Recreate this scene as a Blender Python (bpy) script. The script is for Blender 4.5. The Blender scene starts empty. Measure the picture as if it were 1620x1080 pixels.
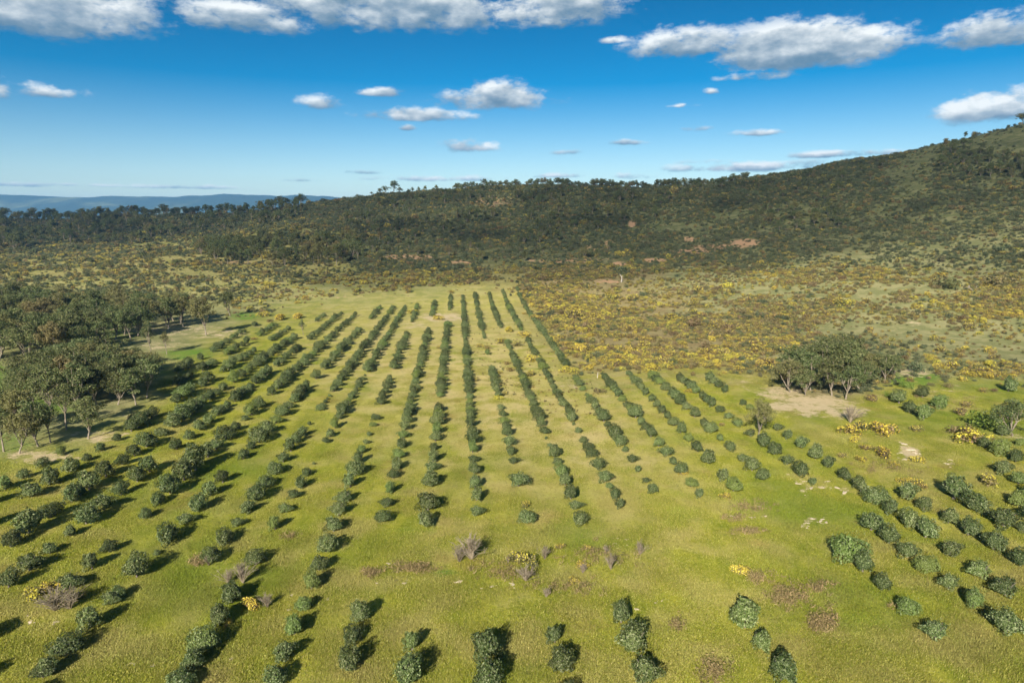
import bpy, math, random
import numpy as np
from mathutils import Vector, Matrix

R = math.radians
rng = np.random.default_rng(7)
random.seed(7)
sc = bpy.context.scene
COL = sc.collection

# ------------------------------------------------------------------ camera
CAM_H = 40.0
PITCH = R(10.2)
FPX = 1080.0            # focal length in pixels of the 1620 px wide photograph
cam_d = bpy.data.cameras.new('camera')
cam_d.lens = 24.0
cam_d.sensor_width = 36.0
cam_d.clip_start = 0.5
cam_d.clip_end = 60000
cam = bpy.data.objects.new('camera', cam_d)
cam.location = (0, 0, CAM_H)
cam.rotation_euler = (R(90) - PITCH, 0, 0)
COL.objects.link(cam)
sc.camera = cam

# ------------------------------------------------------------------ sun, sky
SUN_AZ, SUN_EL = R(18), R(27)           # shadows run away from the camera, 18 degrees to the right
SUN_DIR = Vector((-math.sin(SUN_AZ) * math.cos(SUN_EL), -math.cos(SUN_AZ) * math.cos(SUN_EL), math.sin(SUN_EL)))
sun_d = bpy.data.lights.new('sun', 'SUN')
sun_d.energy = 5.0
sun_d.angle = R(0.53)
sun_d.color = (1.0, 0.93, 0.80)
sun = bpy.data.objects.new('sun', sun_d)
sun.rotation_euler = (-SUN_DIR).to_track_quat('-Z', 'Y').to_euler()
sun.location = (-200, -600, 900)
COL.objects.link(sun)

vs = sc.view_settings
vs.view_transform = 'Standard'
vs.look = 'None'
vs.exposure = 0.97
vs.gamma = 1.0
vs.use_curve_mapping = False
sc.cycles.use_denoising = True
sc.cycles.max_bounces = 4
sc.cycles.diffuse_bounces = 2
sc.cycles.use_adaptive_sampling = True
sc.cycles.adaptive_threshold = 0.02
sc.cycles.transparent_max_bounces = 8
sc.cycles.volume_bounces = 0
sc.cycles.caustics_reflective = False
sc.cycles.caustics_refractive = False


def ray(px, py):
    u = (px - 810.0) / FPX
    v = (540.0 - py) / FPX
    c, s = math.cos(PITCH), math.sin(PITCH)
    return np.array([u, c + v * s, -s + v * c])


def azel(px, py):
    d = ray(px, py)
    return math.atan2(d[0], d[1]), math.atan2(d[2], math.hypot(d[0], d[1]))


class NT:
    """small helper to write node trees"""
    def __init__(self, tree):
        self.t = tree
        tree.nodes.clear()

    def n(self, kind, **kw):
        nd = self.t.nodes.new(kind)
        for k, v in kw.items():
            setattr(nd, k, v)
        return nd

    def put(self, sock, v):
        if hasattr(v, 'is_linked') or isinstance(v, bpy.types.NodeSocket):
            self.t.links.new(v, sock)
        else:
            sock.default_value = v

    def m(self, op, a, b=0.0, c=0.0, clamp=False):
        nd = self.n('ShaderNodeMath', operation=op)
        nd.use_clamp = clamp
        for i, v in enumerate((a, b, c)):
            self.put(nd.inputs[i], v)
        return nd.outputs[0]

    def smooth(self, v, a, b):
        nd = self.n('ShaderNodeMapRange')
        nd.interpolation_type = 'SMOOTHSTEP'
        self.put(nd.inputs['Value'], v)
        nd.inputs['From Min'].default_value = a
        nd.inputs['From Max'].default_value = b
        return nd.outputs[0]

    def lin(self, v, a, b, c=0.0, d=1.0):
        nd = self.n('ShaderNodeMapRange')
        self.put(nd.inputs['Value'], v)
        for k, x in zip(('From Min', 'From Max', 'To Min', 'To Max'), (a, b, c, d)):
            nd.inputs[k].default_value = x
        return nd.outputs[0]

    def mix(self, f, a, b, blend='MIX'):
        nd = self.n('ShaderNodeMix', data_type='RGBA', blend_type=blend)
        self.put(nd.inputs['Factor'], f)
        self.put(nd.inputs[6], a if not isinstance(a, tuple) else (*a, 1)[:4])
        self.put(nd.inputs[7], b if not isinstance(b, tuple) else (*b, 1)[:4])
        return nd.outputs[2]

    def noise(self, vec, scale, detail=4.0, rough=0.55, dim='3D', dist=0.0):
        nd = self.n('ShaderNodeTexNoise', noise_dimensions=dim)
        if vec is not None:
            self.put(nd.inputs['Vector'], vec)
        nd.inputs['Scale'].default_value = scale
        nd.inputs['Detail'].default_value = detail
        nd.inputs['Roughness'].default_value = rough
        nd.inputs['Distortion'].default_value = dist
        return nd.outputs[0]


# clouds of the sky: centre x, base y, top y, half width (all as seen in the photograph), strength, softness
CLOUDS = [
    (70, 66, -90, 215, 1.15), (385, 58, -8, 125, 1.0), (610, 60, -80, 215, 1.1), (725, 52, -40, 130, .9), (880, 50, -45, 130, 1.0),
    (1270, 116, 22, 200, 1.25), (1085, 96, 38, 120, .95), (1570, 84, 15, 130, 1.1), (1570, 196, 132, 120, 1.1),
    (780, 178, 122, 95, 1.05), (655, 193, 168, 112, .9), (603, 154, 136, 42, .8), (80, 158, 130, 75, .72), (-20, 160, 120, 60, .75),
    (505, 174, 148, 50, .62), (745, 243, 214, 55, .72), (645, 208, 195, 16, .7), (885, 168, 148, 24, .62),
    (1205, 272, 252, 190, .85), (1330, 250, 236, 130, .8), (1200, 216, 203, 60, .62), (1095, 209, 196, 34, .62), (990, 230, 220, 42, .6),
    (900, 246, 234, 40, .58), (1080, 171, 162, 30, .56), (1125, 150, 138, 20, .62), (972, 70, 54, 28, .62), (1195, 128, 110, 80, .62),
    (1120, 260, 250, 50, .56), (700, 288, 276, 130, .6), (570, 276, 268, 45, .55), (300, 300, 291, 90, .6), (130, 296, 288, 75, .6),
    (20, 296, 286, 70, .6), (480, 288, 281, 45, .55), (900, 282, 272, 90, .55), (1000, 284, 270, 60, .5),
]


def build_world():
    w = bpy.data.worlds.new('World')
    sc.world = w
    w.use_nodes = True
    N = NT(w.node_tree)
    geo = N.n('ShaderNodeTexCoord')
    sep = N.n('ShaderNodeSeparateXYZ')
    N.put(sep.inputs[0], geo.outputs['Generated'])
    x, y, z = sep.outputs
    az = N.m('ARCTAN2', x, y)
    hor = N.m('SQRT', N.m('ADD', N.m('MULTIPLY', x, x), N.m('MULTIPLY', y, y)))
    el = N.m('ARCTAN2', z, hor)
    sky = N.n('ShaderNodeTexSky', sky_type='NISHITA')
    sky.sun_disc = False
    sky.sun_elevation = SUN_EL
    sky.sun_rotation = math.atan2(SUN_DIR.x, SUN_DIR.y)
    sky.altitude = 300
    sky.air_density = 1.0
    sky.dust_density = 0.15
    sky.ozone_density = 3.0
    # the clear, polarised blue of the photograph: deeper colour the higher one looks
    gam = N.n('ShaderNodeGamma')
    N.put(gam.inputs[0], sky.outputs[0])
    hs = N.n('ShaderNodeHueSaturation')
    N.put(hs.inputs['Color'], sky.outputs[0])
    N.put(hs.inputs['Saturation'], N.lin(el, 0.0, 0.30, 1.15, 2.0))
    N.put(hs.inputs['Value'], N.lin(el, 0.0, 0.32, 0.95, 0.46))
    skyc = hs.outputs[0]
    # cloud texture coordinates
    com = N.n('ShaderNodeCombineXYZ')
    N.put(com.inputs[0], az)
    N.put(com.inputs[1], N.m('MULTIPLY', el, 1.9))
    pos = com.outputs[0]
    off = N.n('ShaderNodeVectorMath', operation='ADD')
    N.put(off.inputs[0], pos)
    off.inputs[1].default_value = (-0.006, 0.016, 0)
    n1 = N.noise(pos, 21.0, 8.0, 0.58)
    n2 = N.noise(off.outputs[0], 21.0, 8.0, 0.58)
    nb = N.noise(pos, 5.0, 3.0, 0.5)
    field = None
    wsum = None
    ssum = None
    for (cx, by, ty, hw, st) in CLOUDS:
        ey = by - 0.34 * (by - ty)
        a, e = azel(cx, ey)
        a2, _ = azel(cx + hw, ey)
        _, eb = azel(cx, by)
        _, et = azel(cx, ty)
        wa, hu, hd = a2 - a, max(et - e, 1e-3), max(e - eb, 1e-3)
        da = N.m('MULTIPLY_ADD', az, 1 / wa, -a / wa)
        t = N.m('SUBTRACT', el, e)
        dv = N.m('ADD', N.m('MULTIPLY', N.m('MAXIMUM', t, 0.0), 1 / hu), N.m('MULTIPLY', N.m('MINIMUM', t, 0.0), 1 / hd))
        q = N.m('ADD', N.m('MULTIPLY', da, da), N.m('MULTIPLY', dv, dv))
        f = N.m('MULTIPLY_ADD', q, -st, st)                 # strength at the centre, 0 on the ellipse
        f = N.m('MAXIMUM', f, -1.0)
        wgt = N.m('POWER', N.m('MAXIMUM', N.m('ADD', f, 0.35), 0.0), 2.0)
        s = N.m('MULTIPLY', wgt, N.m('MULTIPLY_ADD', dv, 0.5, 0.5, clamp=True))
        field = f if field is None else N.m('MAXIMUM', field, f)
        wsum = wgt if wsum is None else N.m('ADD', wsum, wgt)
        ssum = s if ssum is None else N.m('ADD', ssum, s)
    # the same kind of cloud over the rest of the sky
    rest = N.m('MAXIMUM', N.smooth(el, 0.31, 0.40), N.smooth(N.m('ABSOLUTE', az), 0.70, 0.85))
    low = N.smooth(el, 0.02, 0.12)
    fr = N.m('MULTIPLY_ADD', nb, 5.5, -3.0)
    fr = N.m('SUBTRACT', N.m('MULTIPLY', N.m('MULTIPLY', fr, rest), low), N.m('SUBTRACT', 1.0, N.m('MULTIPLY', rest, low)))
    field = N.m('MAXIMUM', field, fr)
    shade = N.m('DIVIDE', ssum, N.m('MAXIMUM', wsum, 1e-4))
    shade = N.m('ADD', N.m('MULTIPLY', shade, N.m('SUBTRACT', 1.0, rest)), N.m('MULTIPLY', rest, 0.6))
    nm = N.noise(pos, 10.0, 3.0, 0.5)
    off2 = N.n('ShaderNodeVectorMath', operation='ADD')
    N.put(off2.inputs[0], pos)
    off2.inputs[1].default_value = (-0.014, 0.036, 0)
    nm2 = N.noise(off2.outputs[0], 10.0, 3.0, 0.5)
    dens = N.m('ADD', N.m('ADD', field, N.m('MULTIPLY', N.m('SUBTRACT', nm, 0.5), 1.7)), N.m('ADD', N.m('MULTIPLY', N.m('SUBTRACT', n1, 0.5), 2.3), N.m('MULTIPLY', N.m('SUBTRACT', N.noise(pos, 62.0, 6.0, 0.6), 0.5), 1.5)))
    alpha = N.smooth(dens, 0.0, 0.85)
    relief = N.m('SUBTRACT', n1, n2)
    lit = N.m('ADD', N.m('MULTIPLY', shade, 1.05), N.m('ADD', N.m('MULTIPLY', relief, 1.3), N.m('MULTIPLY', N.m('SUBTRACT', nm, nm2), 1.5)))
    lit = N.m('SUBTRACT', lit, N.m('MULTIPLY', N.smooth(dens, 0.5, 2.0), 0.12))
    lit = N.m('MINIMUM', N.m('MAXIMUM', N.m('ADD', lit, .06), 0.0), 1.0)
    ccol = N.mix(N.m('POWER', lit, 1.9), (1.05, 1.95, 2.85), (7.4, 7.7, 7.7))
    alpha = N.m('MULTIPLY', alpha, N.m('MULTIPLY_ADD', N.smooth(field, 0.0, 0.7), 0.45, 0.53))
    col = N.mix(alpha, skyc, ccol)
    bg = N.n('ShaderNodeBackground')
    N.put(bg.inputs['Color'], col)
    bg.inputs['Strength'].default_value = 0.071
    out = N.n('ShaderNodeOutputWorld')
    N.put(out.inputs['Surface'], bg.outputs[0])


build_world()


# ------------------------------------------------------------------ helpers
def tag(o, label=None, cat=None, group=None, kind=None):
    if label: o['label'] = label
    if cat: o['category'] = cat
    if group: o['group'] = group
    if kind: o['kind'] = kind
    return o


def link(name, data, parent=None, loc=None):
    o = bpy.data.objects.new(name, data)
    COL.objects.link(o)
    if parent: o.parent = parent
    if loc is not None: o.location = loc
    return o


def mesh_np(name, verts, faces, mat=None, mats=None, midx=None, smooth=False):
    """verts (n,3), faces: list of arrays (k,3) or (k,4)"""
    me = bpy.data.meshes.new(name)
    verts = np.asarray(verts, dtype=np.float32)
    groups = faces if isinstance(faces, list) else [faces]
    groups = [np.asarray(g, dtype=np.int32) for g in groups if len(g)]
    loops = np.concatenate([g.ravel() for g in groups])
    tot = np.concatenate([np.full(len(g), g.shape[1], dtype=np.int32) for g in groups])
    start = np.concatenate([[0], np.cumsum(tot)[:-1]]).astype(np.int32)
    me.vertices.add(len(verts))
    me.vertices.foreach_set('co', verts.ravel())
    me.loops.add(len(loops))
    me.loops.foreach_set('vertex_index', loops)
    me.polygons.add(len(tot))
    me.polygons.foreach_set('loop_start', start)
    me.polygons.foreach_set('loop_total', tot)
    if smooth:
        me.polygons.foreach_set('use_smooth', np.ones(len(tot), dtype=bool))
    for m in (mats or ([mat] if mat else [])):
        me.materials.append(m)
    if midx is not None:
        me.polygons.foreach_set('material_index', np.asarray(midx, dtype=np.int32))
    me.update()
    me.validate()
    return me


def unit(v):
    return v / np.maximum(np.linalg.norm(v, axis=-1, keepdims=True), 1e-9)


def leaf_cards(c, nrm, size, aspect=0.55, spread=0.7, g=rng):
    """one small bent kite per point; c centres, nrm main facing, size per leaf"""
    n = len(c)
    d = unit(nrm + g.normal(0, spread, (n, 3)))
    a = unit(np.cross(d, g.normal(0, 1, (n, 3))))
    b = np.cross(d, a)
    s = np.asarray(size).reshape(-1, 1) * np.ones((n, 1))
    k = g.uniform(.1, .35, (n, 1))
    v = np.stack([c - a * s, c - b * s * aspect + d * s * k, c + a * s, c + b * s * aspect + d * s * k], 1).reshape(-1, 3)
    f = np.arange(n * 4, dtype=np.int32).reshape(-1, 4)
    return v, f


def tube(pts, rad, sides=6):
    pts = np.asarray(pts, float)
    n = len(pts)
    V = []
    for i in range(n):
        t = pts[min(i + 1, n - 1)] - pts[max(i - 1, 0)]
        t = t / (np.linalg.norm(t) + 1e-9)
        u = np.cross(t, [0.31, 0.9, 0.3]); u /= np.linalg.norm(u) + 1e-9
        w = np.cross(t, u)
        for k in range(sides):
            a = 2 * math.pi * k / sides
            V.append(pts[i] + rad[i] * (math.cos(a) * u + math.sin(a) * w))
    F = []
    for i in range(n - 1):
        for k in range(sides):
            F.append((i * sides + k, i * sides + (k + 1) % sides, (i + 1) * sides + (k + 1) % sides, (i + 1) * sides + k))
    return np.array(V), np.array(F, dtype=np.int32)


def join(parts):
    V, F, o = [], [], 0
    for v, f in parts:
        V.append(v); F.append(np.asarray(f) + o); o += len(v)
    return np.concatenate(V), np.concatenate(F)


def copy_tree(root, loc, rz, scale, label=None, group=None):
    r = root.copy()
    COL.objects.link(r)
    r.location = loc
    r.rotation_euler = (0, 0, rz)
    r.scale = scale
    if label: r['label'] = label
    if group: r['group'] = group
    for ch in root.children:
        c = ch.copy(); COL.objects.link(c); c.parent = r
    return r


# ------------------------------------------------------------------ terrain
def wpt(px, py, D):
    d = ray(px, py)
    k = D / d[1]
    return (d[0] * k, D, CAM_H + d[2] * k)


ctrl = []
for X in range(-500, 501, 70):
    for Y in (-120, -40, 40, 110, 180, 250, 310):
        if X > 60 + 0.0 and Y > 250: continue
        if X > 170 and Y > 180: continue
        ctrl.append((X, Y, 0.0))
prof = {
    -350: [(440, 400), (398, 620), (360, 860), (349, 1000)],
    0: [(440, 400), (400, 620), (360, 850), (347, 1000)],
    200: [(440, 395), (400, 600), (358, 840), (345, 980)],
    350: [(440, 385), (398, 570), (356, 800), (341, 950)],
    500: [(440, 385), (380, 590), (345, 780), (326, 900)],
    620: [(442, 380), (382, 560), (335, 740), (306, 850)],
    760: [(446, 370), (390, 500), (335, 650), (300, 790)],
    900: [(446, 362), (400, 460), (350, 575), (299, 750)],
    1020: [(444, 358), (400, 445), (350, 545), (301, 720)],
    1130: [(442, 352), (395, 430), (345, 525), (292, 690)],
    1220: [(440, 340), (385, 420), (330, 510), (277, 660)],
    1350: [(480, 275), (430, 330), (360, 430), (300, 530), (254, 650)],
    1480: [(520, 235), (430, 315), (360, 400), (290, 500), (238, 610)],
    1560: [(540, 215), (430, 300), (360, 380), (290, 470), (214, 590)],
    1640: [(560, 200), (430, 290), (360, 365), (290, 450), (197, 580)],
    1900: [(600, 180), (430, 270), (300, 400), (150, 560)],
    2300: [(640, 170), (430, 260), (300, 360), (120, 500)],
}
for px, lst in prof.items():
    for py, D in lst:
        ctrl.append(wpt(px, py, D))
    x, y, z = wpt(px, *lst[-1])
    k = 1 + 220 / y
    ctrl.append((x * k, y * k, z - 22))
    k = 1 + 700 / y
    ctrl.append((x * k, y * k, min(z - 40, 30) * 0.4))
for X in (-3000, -1500, -700, 0, 900, 2000, 3500):
    for Y in (2300, 3600):
        ctrl.append((X, Y, -10 + (40 if X > 500 else 0)))
ctrl = np.array(ctrl)
CS = 45.0


def _phi(A, B):
    return np.sqrt(((A[:, None, :2] - B[None, :, :2]) ** 2).sum(-1) + CS * CS)


_n = len(ctrl)
_M = np.zeros((_n + 1, _n + 1))
_M[:_n, :_n] = _phi(ctrl, ctrl) + np.eye(_n) * -4.0
_M[:_n, _n] = 1; _M[_n, :_n] = 1
_W = np.linalg.solve(_M, np.concatenate([ctrl[:, 2], [0]]))


def und(x, y):
    """gentle undulation, zero inside the grove"""
    a = np.clip((np.hypot(x, y) - 330) / 150, 0, 1)
    return a * (1.6 * np.sin(x * .021 + 1.3 * np.sin(y * .017)) + 1.2 * np.sin(y * .033 + x * .012) + .7 * np.sin(x * .071 - y * .05))


def height(x, y):
    x = np.atleast_1d(np.asarray(x, float)); y = np.atleast_1d(np.asarray(y, float))
    out = np.empty(len(x))
    for i in range(0, len(x), 20000):
        P = np.stack([x[i:i + 20000], y[i:i + 20000]], 1)
        out[i:i + 20000] = _phi(P, ctrl) @ _W[:_n] + _W[_n]
    far = np.clip((np.hypot(x, y) - 2500) / 1500, 0, 1)
    out = out * (1 - far) + far * -5
    out += 0.05 * np.sin(x * .35) * np.sin(y * .27 + 1)
    # the grove lies level
    keep = np.clip((y - 255 + np.maximum(x, 0) * .5) / 60, 0, 1)
    return out * (0.08 + 0.92 * keep) + und(x, y)


def lf(x, y, s, ph=0.0):
    return .5 + .25 * (np.sin(x / s + 1.7 * np.sin(y / s * .8 + ph)) + np.sin(y / s * 1.3 - 1.1 * np.sin(x / s * .7 + 2 + ph)))


def hz(x, y):
    return float(height([x], [y])[0])


def hit(px, py, lift=0.0):
    """first point of the terrain (raised by lift) along the line of sight"""
    d = ray(px, py)
    D = np.concatenate([np.arange(40, 400, 4.0), np.arange(400, 1300, 8.0)])
    k = D / d[1]
    z = CAM_H + d[2] * k
    h = height(d[0] * k, D) + lift
    below = np.nonzero(z < h)[0]
    if not len(below): return None
    i = below[0]
    if i == 0: return (d[0] * k[0], D[0], h[0])
    a = (z[i - 1] - h[i - 1]) / ((z[i - 1] - h[i - 1]) - (z[i] - h[i]))
    DD = D[i - 1] + a * (D[i] - D[i - 1])
    kk = DD / d[1]
    x = d[0] * kk
    return (x, DD, hz(x, DD))


def project(x, y, z):
    c, s = math.cos(PITCH), math.sin(PITCH)
    dz = z - CAM_H
    f = y * c - dz * s
    up = y * s + dz * c
    f = np.where(f < 1, 1, f)
    return 810 + FPX * x / f, 540 - FPX * up / f


def inpoly(px, py, poly):
    px = np.asarray(px); py = np.asarray(py)
    r = np.zeros(px.shape, bool)
    n = len(poly)
    j = n - 1
    for i in range(n):
        xi, yi = poly[i]; xj, yj = poly[j]
        c = ((yi > py) != (yj > py)) & (px < (xj - xi) * (py - yi) / ((yj - yi) if yj != yi else 1e-9) + xi)
        r ^= c
        j = i
    return r


def polydist(px, py, poly):
    """signed distance in pixels, positive inside"""
    d = np.full(np.shape(px), 1e9)
    n = len(poly)
    for i in range(n):
        ax, ay = poly[i - 1]; bx, by = poly[i]
        vx, vy = bx - ax, by - ay
        t = np.clip(((px - ax) * vx + (py - ay) * vy) / (vx * vx + vy * vy + 1e-9), 0, 1)
        d = np.minimum(d, np.hypot(px - ax - t * vx, py - ay - t * vy))
    return np.where(inpoly(px, py, poly), d, -d)


def soft(px, py, poly, w):
    return np.clip(polydist(px, py, poly) / w * .5 + .5, 0, 1)


GROVE = [(470, 480), (560, 470), (700, 455), (815, 448), (905, 585), (935, 592), (1110, 582), (1220, 600), (1300, 680), (1480, 760), (1700, 800),
         (2600, 1400), (-1500, 1400), (-700, 800), (0, 725), (140, 700), (240, 650), (250, 590), (400, 510)]
RIGHTGREEN = [(1220, 640), (1330, 640), (1420, 600), (1640, 600), (2400, 900), (2000, 1000), (1500, 770), (1300, 690)]
GORSE = [(820, 446), (880, 440), (990, 425), (1200, 420), (1640, 430), (2200, 480), (2300, 640), (1640, 600), (1480, 592), (1440, 565), (1340, 525), (1230, 570), (1200, 588),
         (1100, 582), (940, 596), (905, 588)]
STRIP = [(370, 500), (480, 478), (700, 452), (820, 446), (990, 425), (1000, 418), (700, 430), (520, 440), (380, 480)]
DRY = [(560, 490), (830, 470), (900, 560), (1000, 620), (1060, 760), (960, 800), (700, 720), (560, 640), (500, 560)]
LEFTYEL = [(-200, 400), (100, 392), (250, 372), (480, 350), (560, 370), (560, 440), (400, 470), (200, 455), (-200, 460)]
ST = {
    'lying on grass behind the front olives': [(615, 891, 5), (640, 922, 5), (596, 922, 3), (727, 919, 7), (778, 927, 5), (810, 923, 6), (762, 930, 3)],
    'scattered beside the lone grey dead shrub': [(977, 851, 3), (990, 853, 3), (973, 859, 3.5), (977, 867, 2.5), (992, 862, 2)],
    'peeping out by the pair of front olives': [(1007, 963, 5), (1047, 950, 2.5), (1037, 953, 2)],
    'in the scatter past the short row ends': [(1263, 765, 5), (1273, 761, 5), (1283, 772, 6), (1300, 771, 6), (1269, 776, 5), (1274, 783, 3), (1309, 761, 5), (1324, 771, 6), (1336, 779, 7), (1247, 750, 3), (1158, 816, 5), (1188, 818, 4), (1201, 801, 4), (1211, 816, 4)],
    'in the tight scatter on open grass': [(1269, 832, 6), (1278, 827, 5), (1285, 820, 5), (1298, 824, 5), (1307, 826, 5), (1301, 821, 4), (1276, 835, 4)],
    'in the pale scrape on the pasture': [(1430, 702, 7), (1440, 711, 9), (1452, 717, 6), (1433, 726, 7), (1446, 723, 8), (1425, 716, 5), (1503, 727, 5), (1498, 733, 5)],
    'between the near left olives': [(48, 983, 6), (88, 983, 6), (44, 973, 3), (212, 1049, 5), (242, 1052, 5)],
    'beside the long left row of olives': [(462, 940, 4), (457, 964, 4), (518, 947, 5), (366, 1041, 4)],
}
BARE = [  # px, py, half width, half height, weight
    (1285, 640, 85, 20, .80), (1235, 622, 55, 16, .70), (1335, 652, 45, 12, .78), (1440, 715, 22, 11, .9), (1445, 590, 35, 9, .7), (1600, 690, 40, 10, .5), (1490, 620, 50, 16, .35),
    (700, 502, 45, 8, .8), (660, 515, 30, 6, .6), (1300, 668, 16, 5, .0), (960, 445, 30, 4, .7), (870, 446, 20, 4, .6), (1140, 391, 50, 6, .9), (1180, 384, 26, 7, 1.0), (1095, 398, 40, 4, .8),
    (1090, 378, 14, 5, .8), (980, 418, 14, 5, 1.0), (1035, 412, 26, 4, .9), (900, 412, 80, 5, .7), (930, 390, 18, 10, .6), (1000, 354, 8, 7, .9), (965, 385, 12, 8, .7), (650, 407, 60, 6, .7),
    (730, 415, 30, 4, .7), (575, 388, 20, 5, .4), (780, 318, 45, 12, .6), (700, 332, 50, 12, .35), (1065, 405, 20, 6, .6), (340, 528, 60, 10, .55), (260, 545, 50, 12, .5), (160, 560, 40, 10, .4),
    (60, 722, 90, 12, .75), (160, 690, 60, 12, .6), (215, 660, 40, 9, .6), (250, 520, 120, 12, .55), (1340, 405, 60, 6, .3), (1465, 495, 20, 5, .5), (1530, 455, 20, 5, .4), (1440, 512, 22, 4, .5),
    (370, 415, 50, 4, .6), (400, 490, 30, 6, .3), (900, 610, 50, 12, .35), (1160, 605, 60, 10, .35), (860, 590, 40, 12, .3), (770, 575, 40, 10, .3), (520, 467, 100, 6, .35), (380, 890, 30, 14, .35),
    (800, 890, 60, 12, .25), (985, 850, 45, 14, .25), (1280, 770, 50, 14, .25),
]
for _l in ST.values():
    BARE += [(a, b, rp * 1.7, rp * .9, .6) for a, b, rp in _l]
LUSH = [(-50, 605, 80, 50, .8), (90, 640, 60, 20, .6), (150, 520, 120, 24, .55), (300, 560, 60, 14, .6), (390, 500, 40, 10, .6), (10, 700, 60, 30, .5), (1440, 600, 60, 14, .7), (1560, 610, 60, 14, .4), (160, 520, 30, 6, .6), (705, 905, 26, 7, 1.0), (60, 1060, 120, 30, .4),
        (330, 775, 60, 14, .5), (130, 720, 120, 20, .4), (1150, 850, 50, 8, .5), (1000, 690, 60, 10, .2), (650, 838, 60, 12, .5), (1080, 1040, 60, 30, .35), (400, 600, 120, 60, .3), (850, 1060, 90, 20, .4)]


def axis(segs):
    out = []
    for a, b, s in segs:
        out.extend(np.arange(a, b, s))
    out.append(segs[-1][1])
    return np.array(out)


gx = axis([(-9000, -2400, 600), (-2400, -900, 60), (-900, -300, 8), (-300, -150, 4), (-150, 230, 1.6), (230, 400, 4), (400, 900, 8), (900, 2400, 60), (2400, 9000, 600)])
gy = axis([(-300, 20, 20), (20, 50, 5), (50, 270, 1.6), (270, 420, 2.5), (420, 1000, 5), (1000, 2400, 40), (2400, 12000, 400)])
GX, GY = np.meshgrid(gx, gy)
tx, ty = GX.ravel(), GY.ravel()
tz = height(tx, ty)
nx, ny = len(gx), len(gy)
ii = (np.arange(ny - 1)[:, None] * nx + np.arange(nx - 1)[None, :]).ravel()
tf = np.stack([ii, ii + 1, ii + 1 + nx, ii + nx], 1)
PX, PY = project(tx, ty, tz)
front = (ty > 25)
jx = 9 * np.sin(tx * .23 + 2 * np.sin(ty * .11)) + 6 * np.sin(tx * .61 + ty * .4)
jy = 3 * np.sin(ty * .29 + tx * .13) + 2 * np.sin(tx * .5 - ty * .7)
PXj, PYj = PX + jx * .8, PY + jy * .8
w_grove = np.where(front, soft(PXj, PYj, GROVE, 34), 1.0)
w_grove = np.maximum(w_grove, np.where(front, soft(PXj, PYj, RIGHTGREEN, 14) * .9, 0))
w_grove = np.maximum(w_grove, np.where(front, .65 * soft(PXj, PYj, LEFTYEL, 30), 0))
w_dry = np.where(front, np.maximum(soft(PXj, PYj, DRY, 90), .75 * soft(PXj, PYj, LEFTYEL, 30)), 0)
w_gorse = np.where(front, np.maximum(soft(PXj, PYj, GORSE, 14), soft(PXj, PYj, STRIP, 8)), 0)


def blobs(lst, lump):
    w = np.zeros(len(tx))
    for (cx, cy, hw, hh, k) in lst:
        q = ((PX - cx) / hw) ** 2 + ((PY - cy) / hh) ** 2
        w = np.maximum(w, k * np.clip(1.15 - .75 * q, 0, 1) * front)
    return w


w_bare = blobs(BARE, 1)
w_lush = blobs(LUSH, 1)


def attr_col(me, name, arr):
    a = me.color_attributes.new(name, 'FLOAT_COLOR', 'POINT')
    a.data.foreach_set('color', np.ascontiguousarray(arr, dtype=np.float32).ravel())


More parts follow.
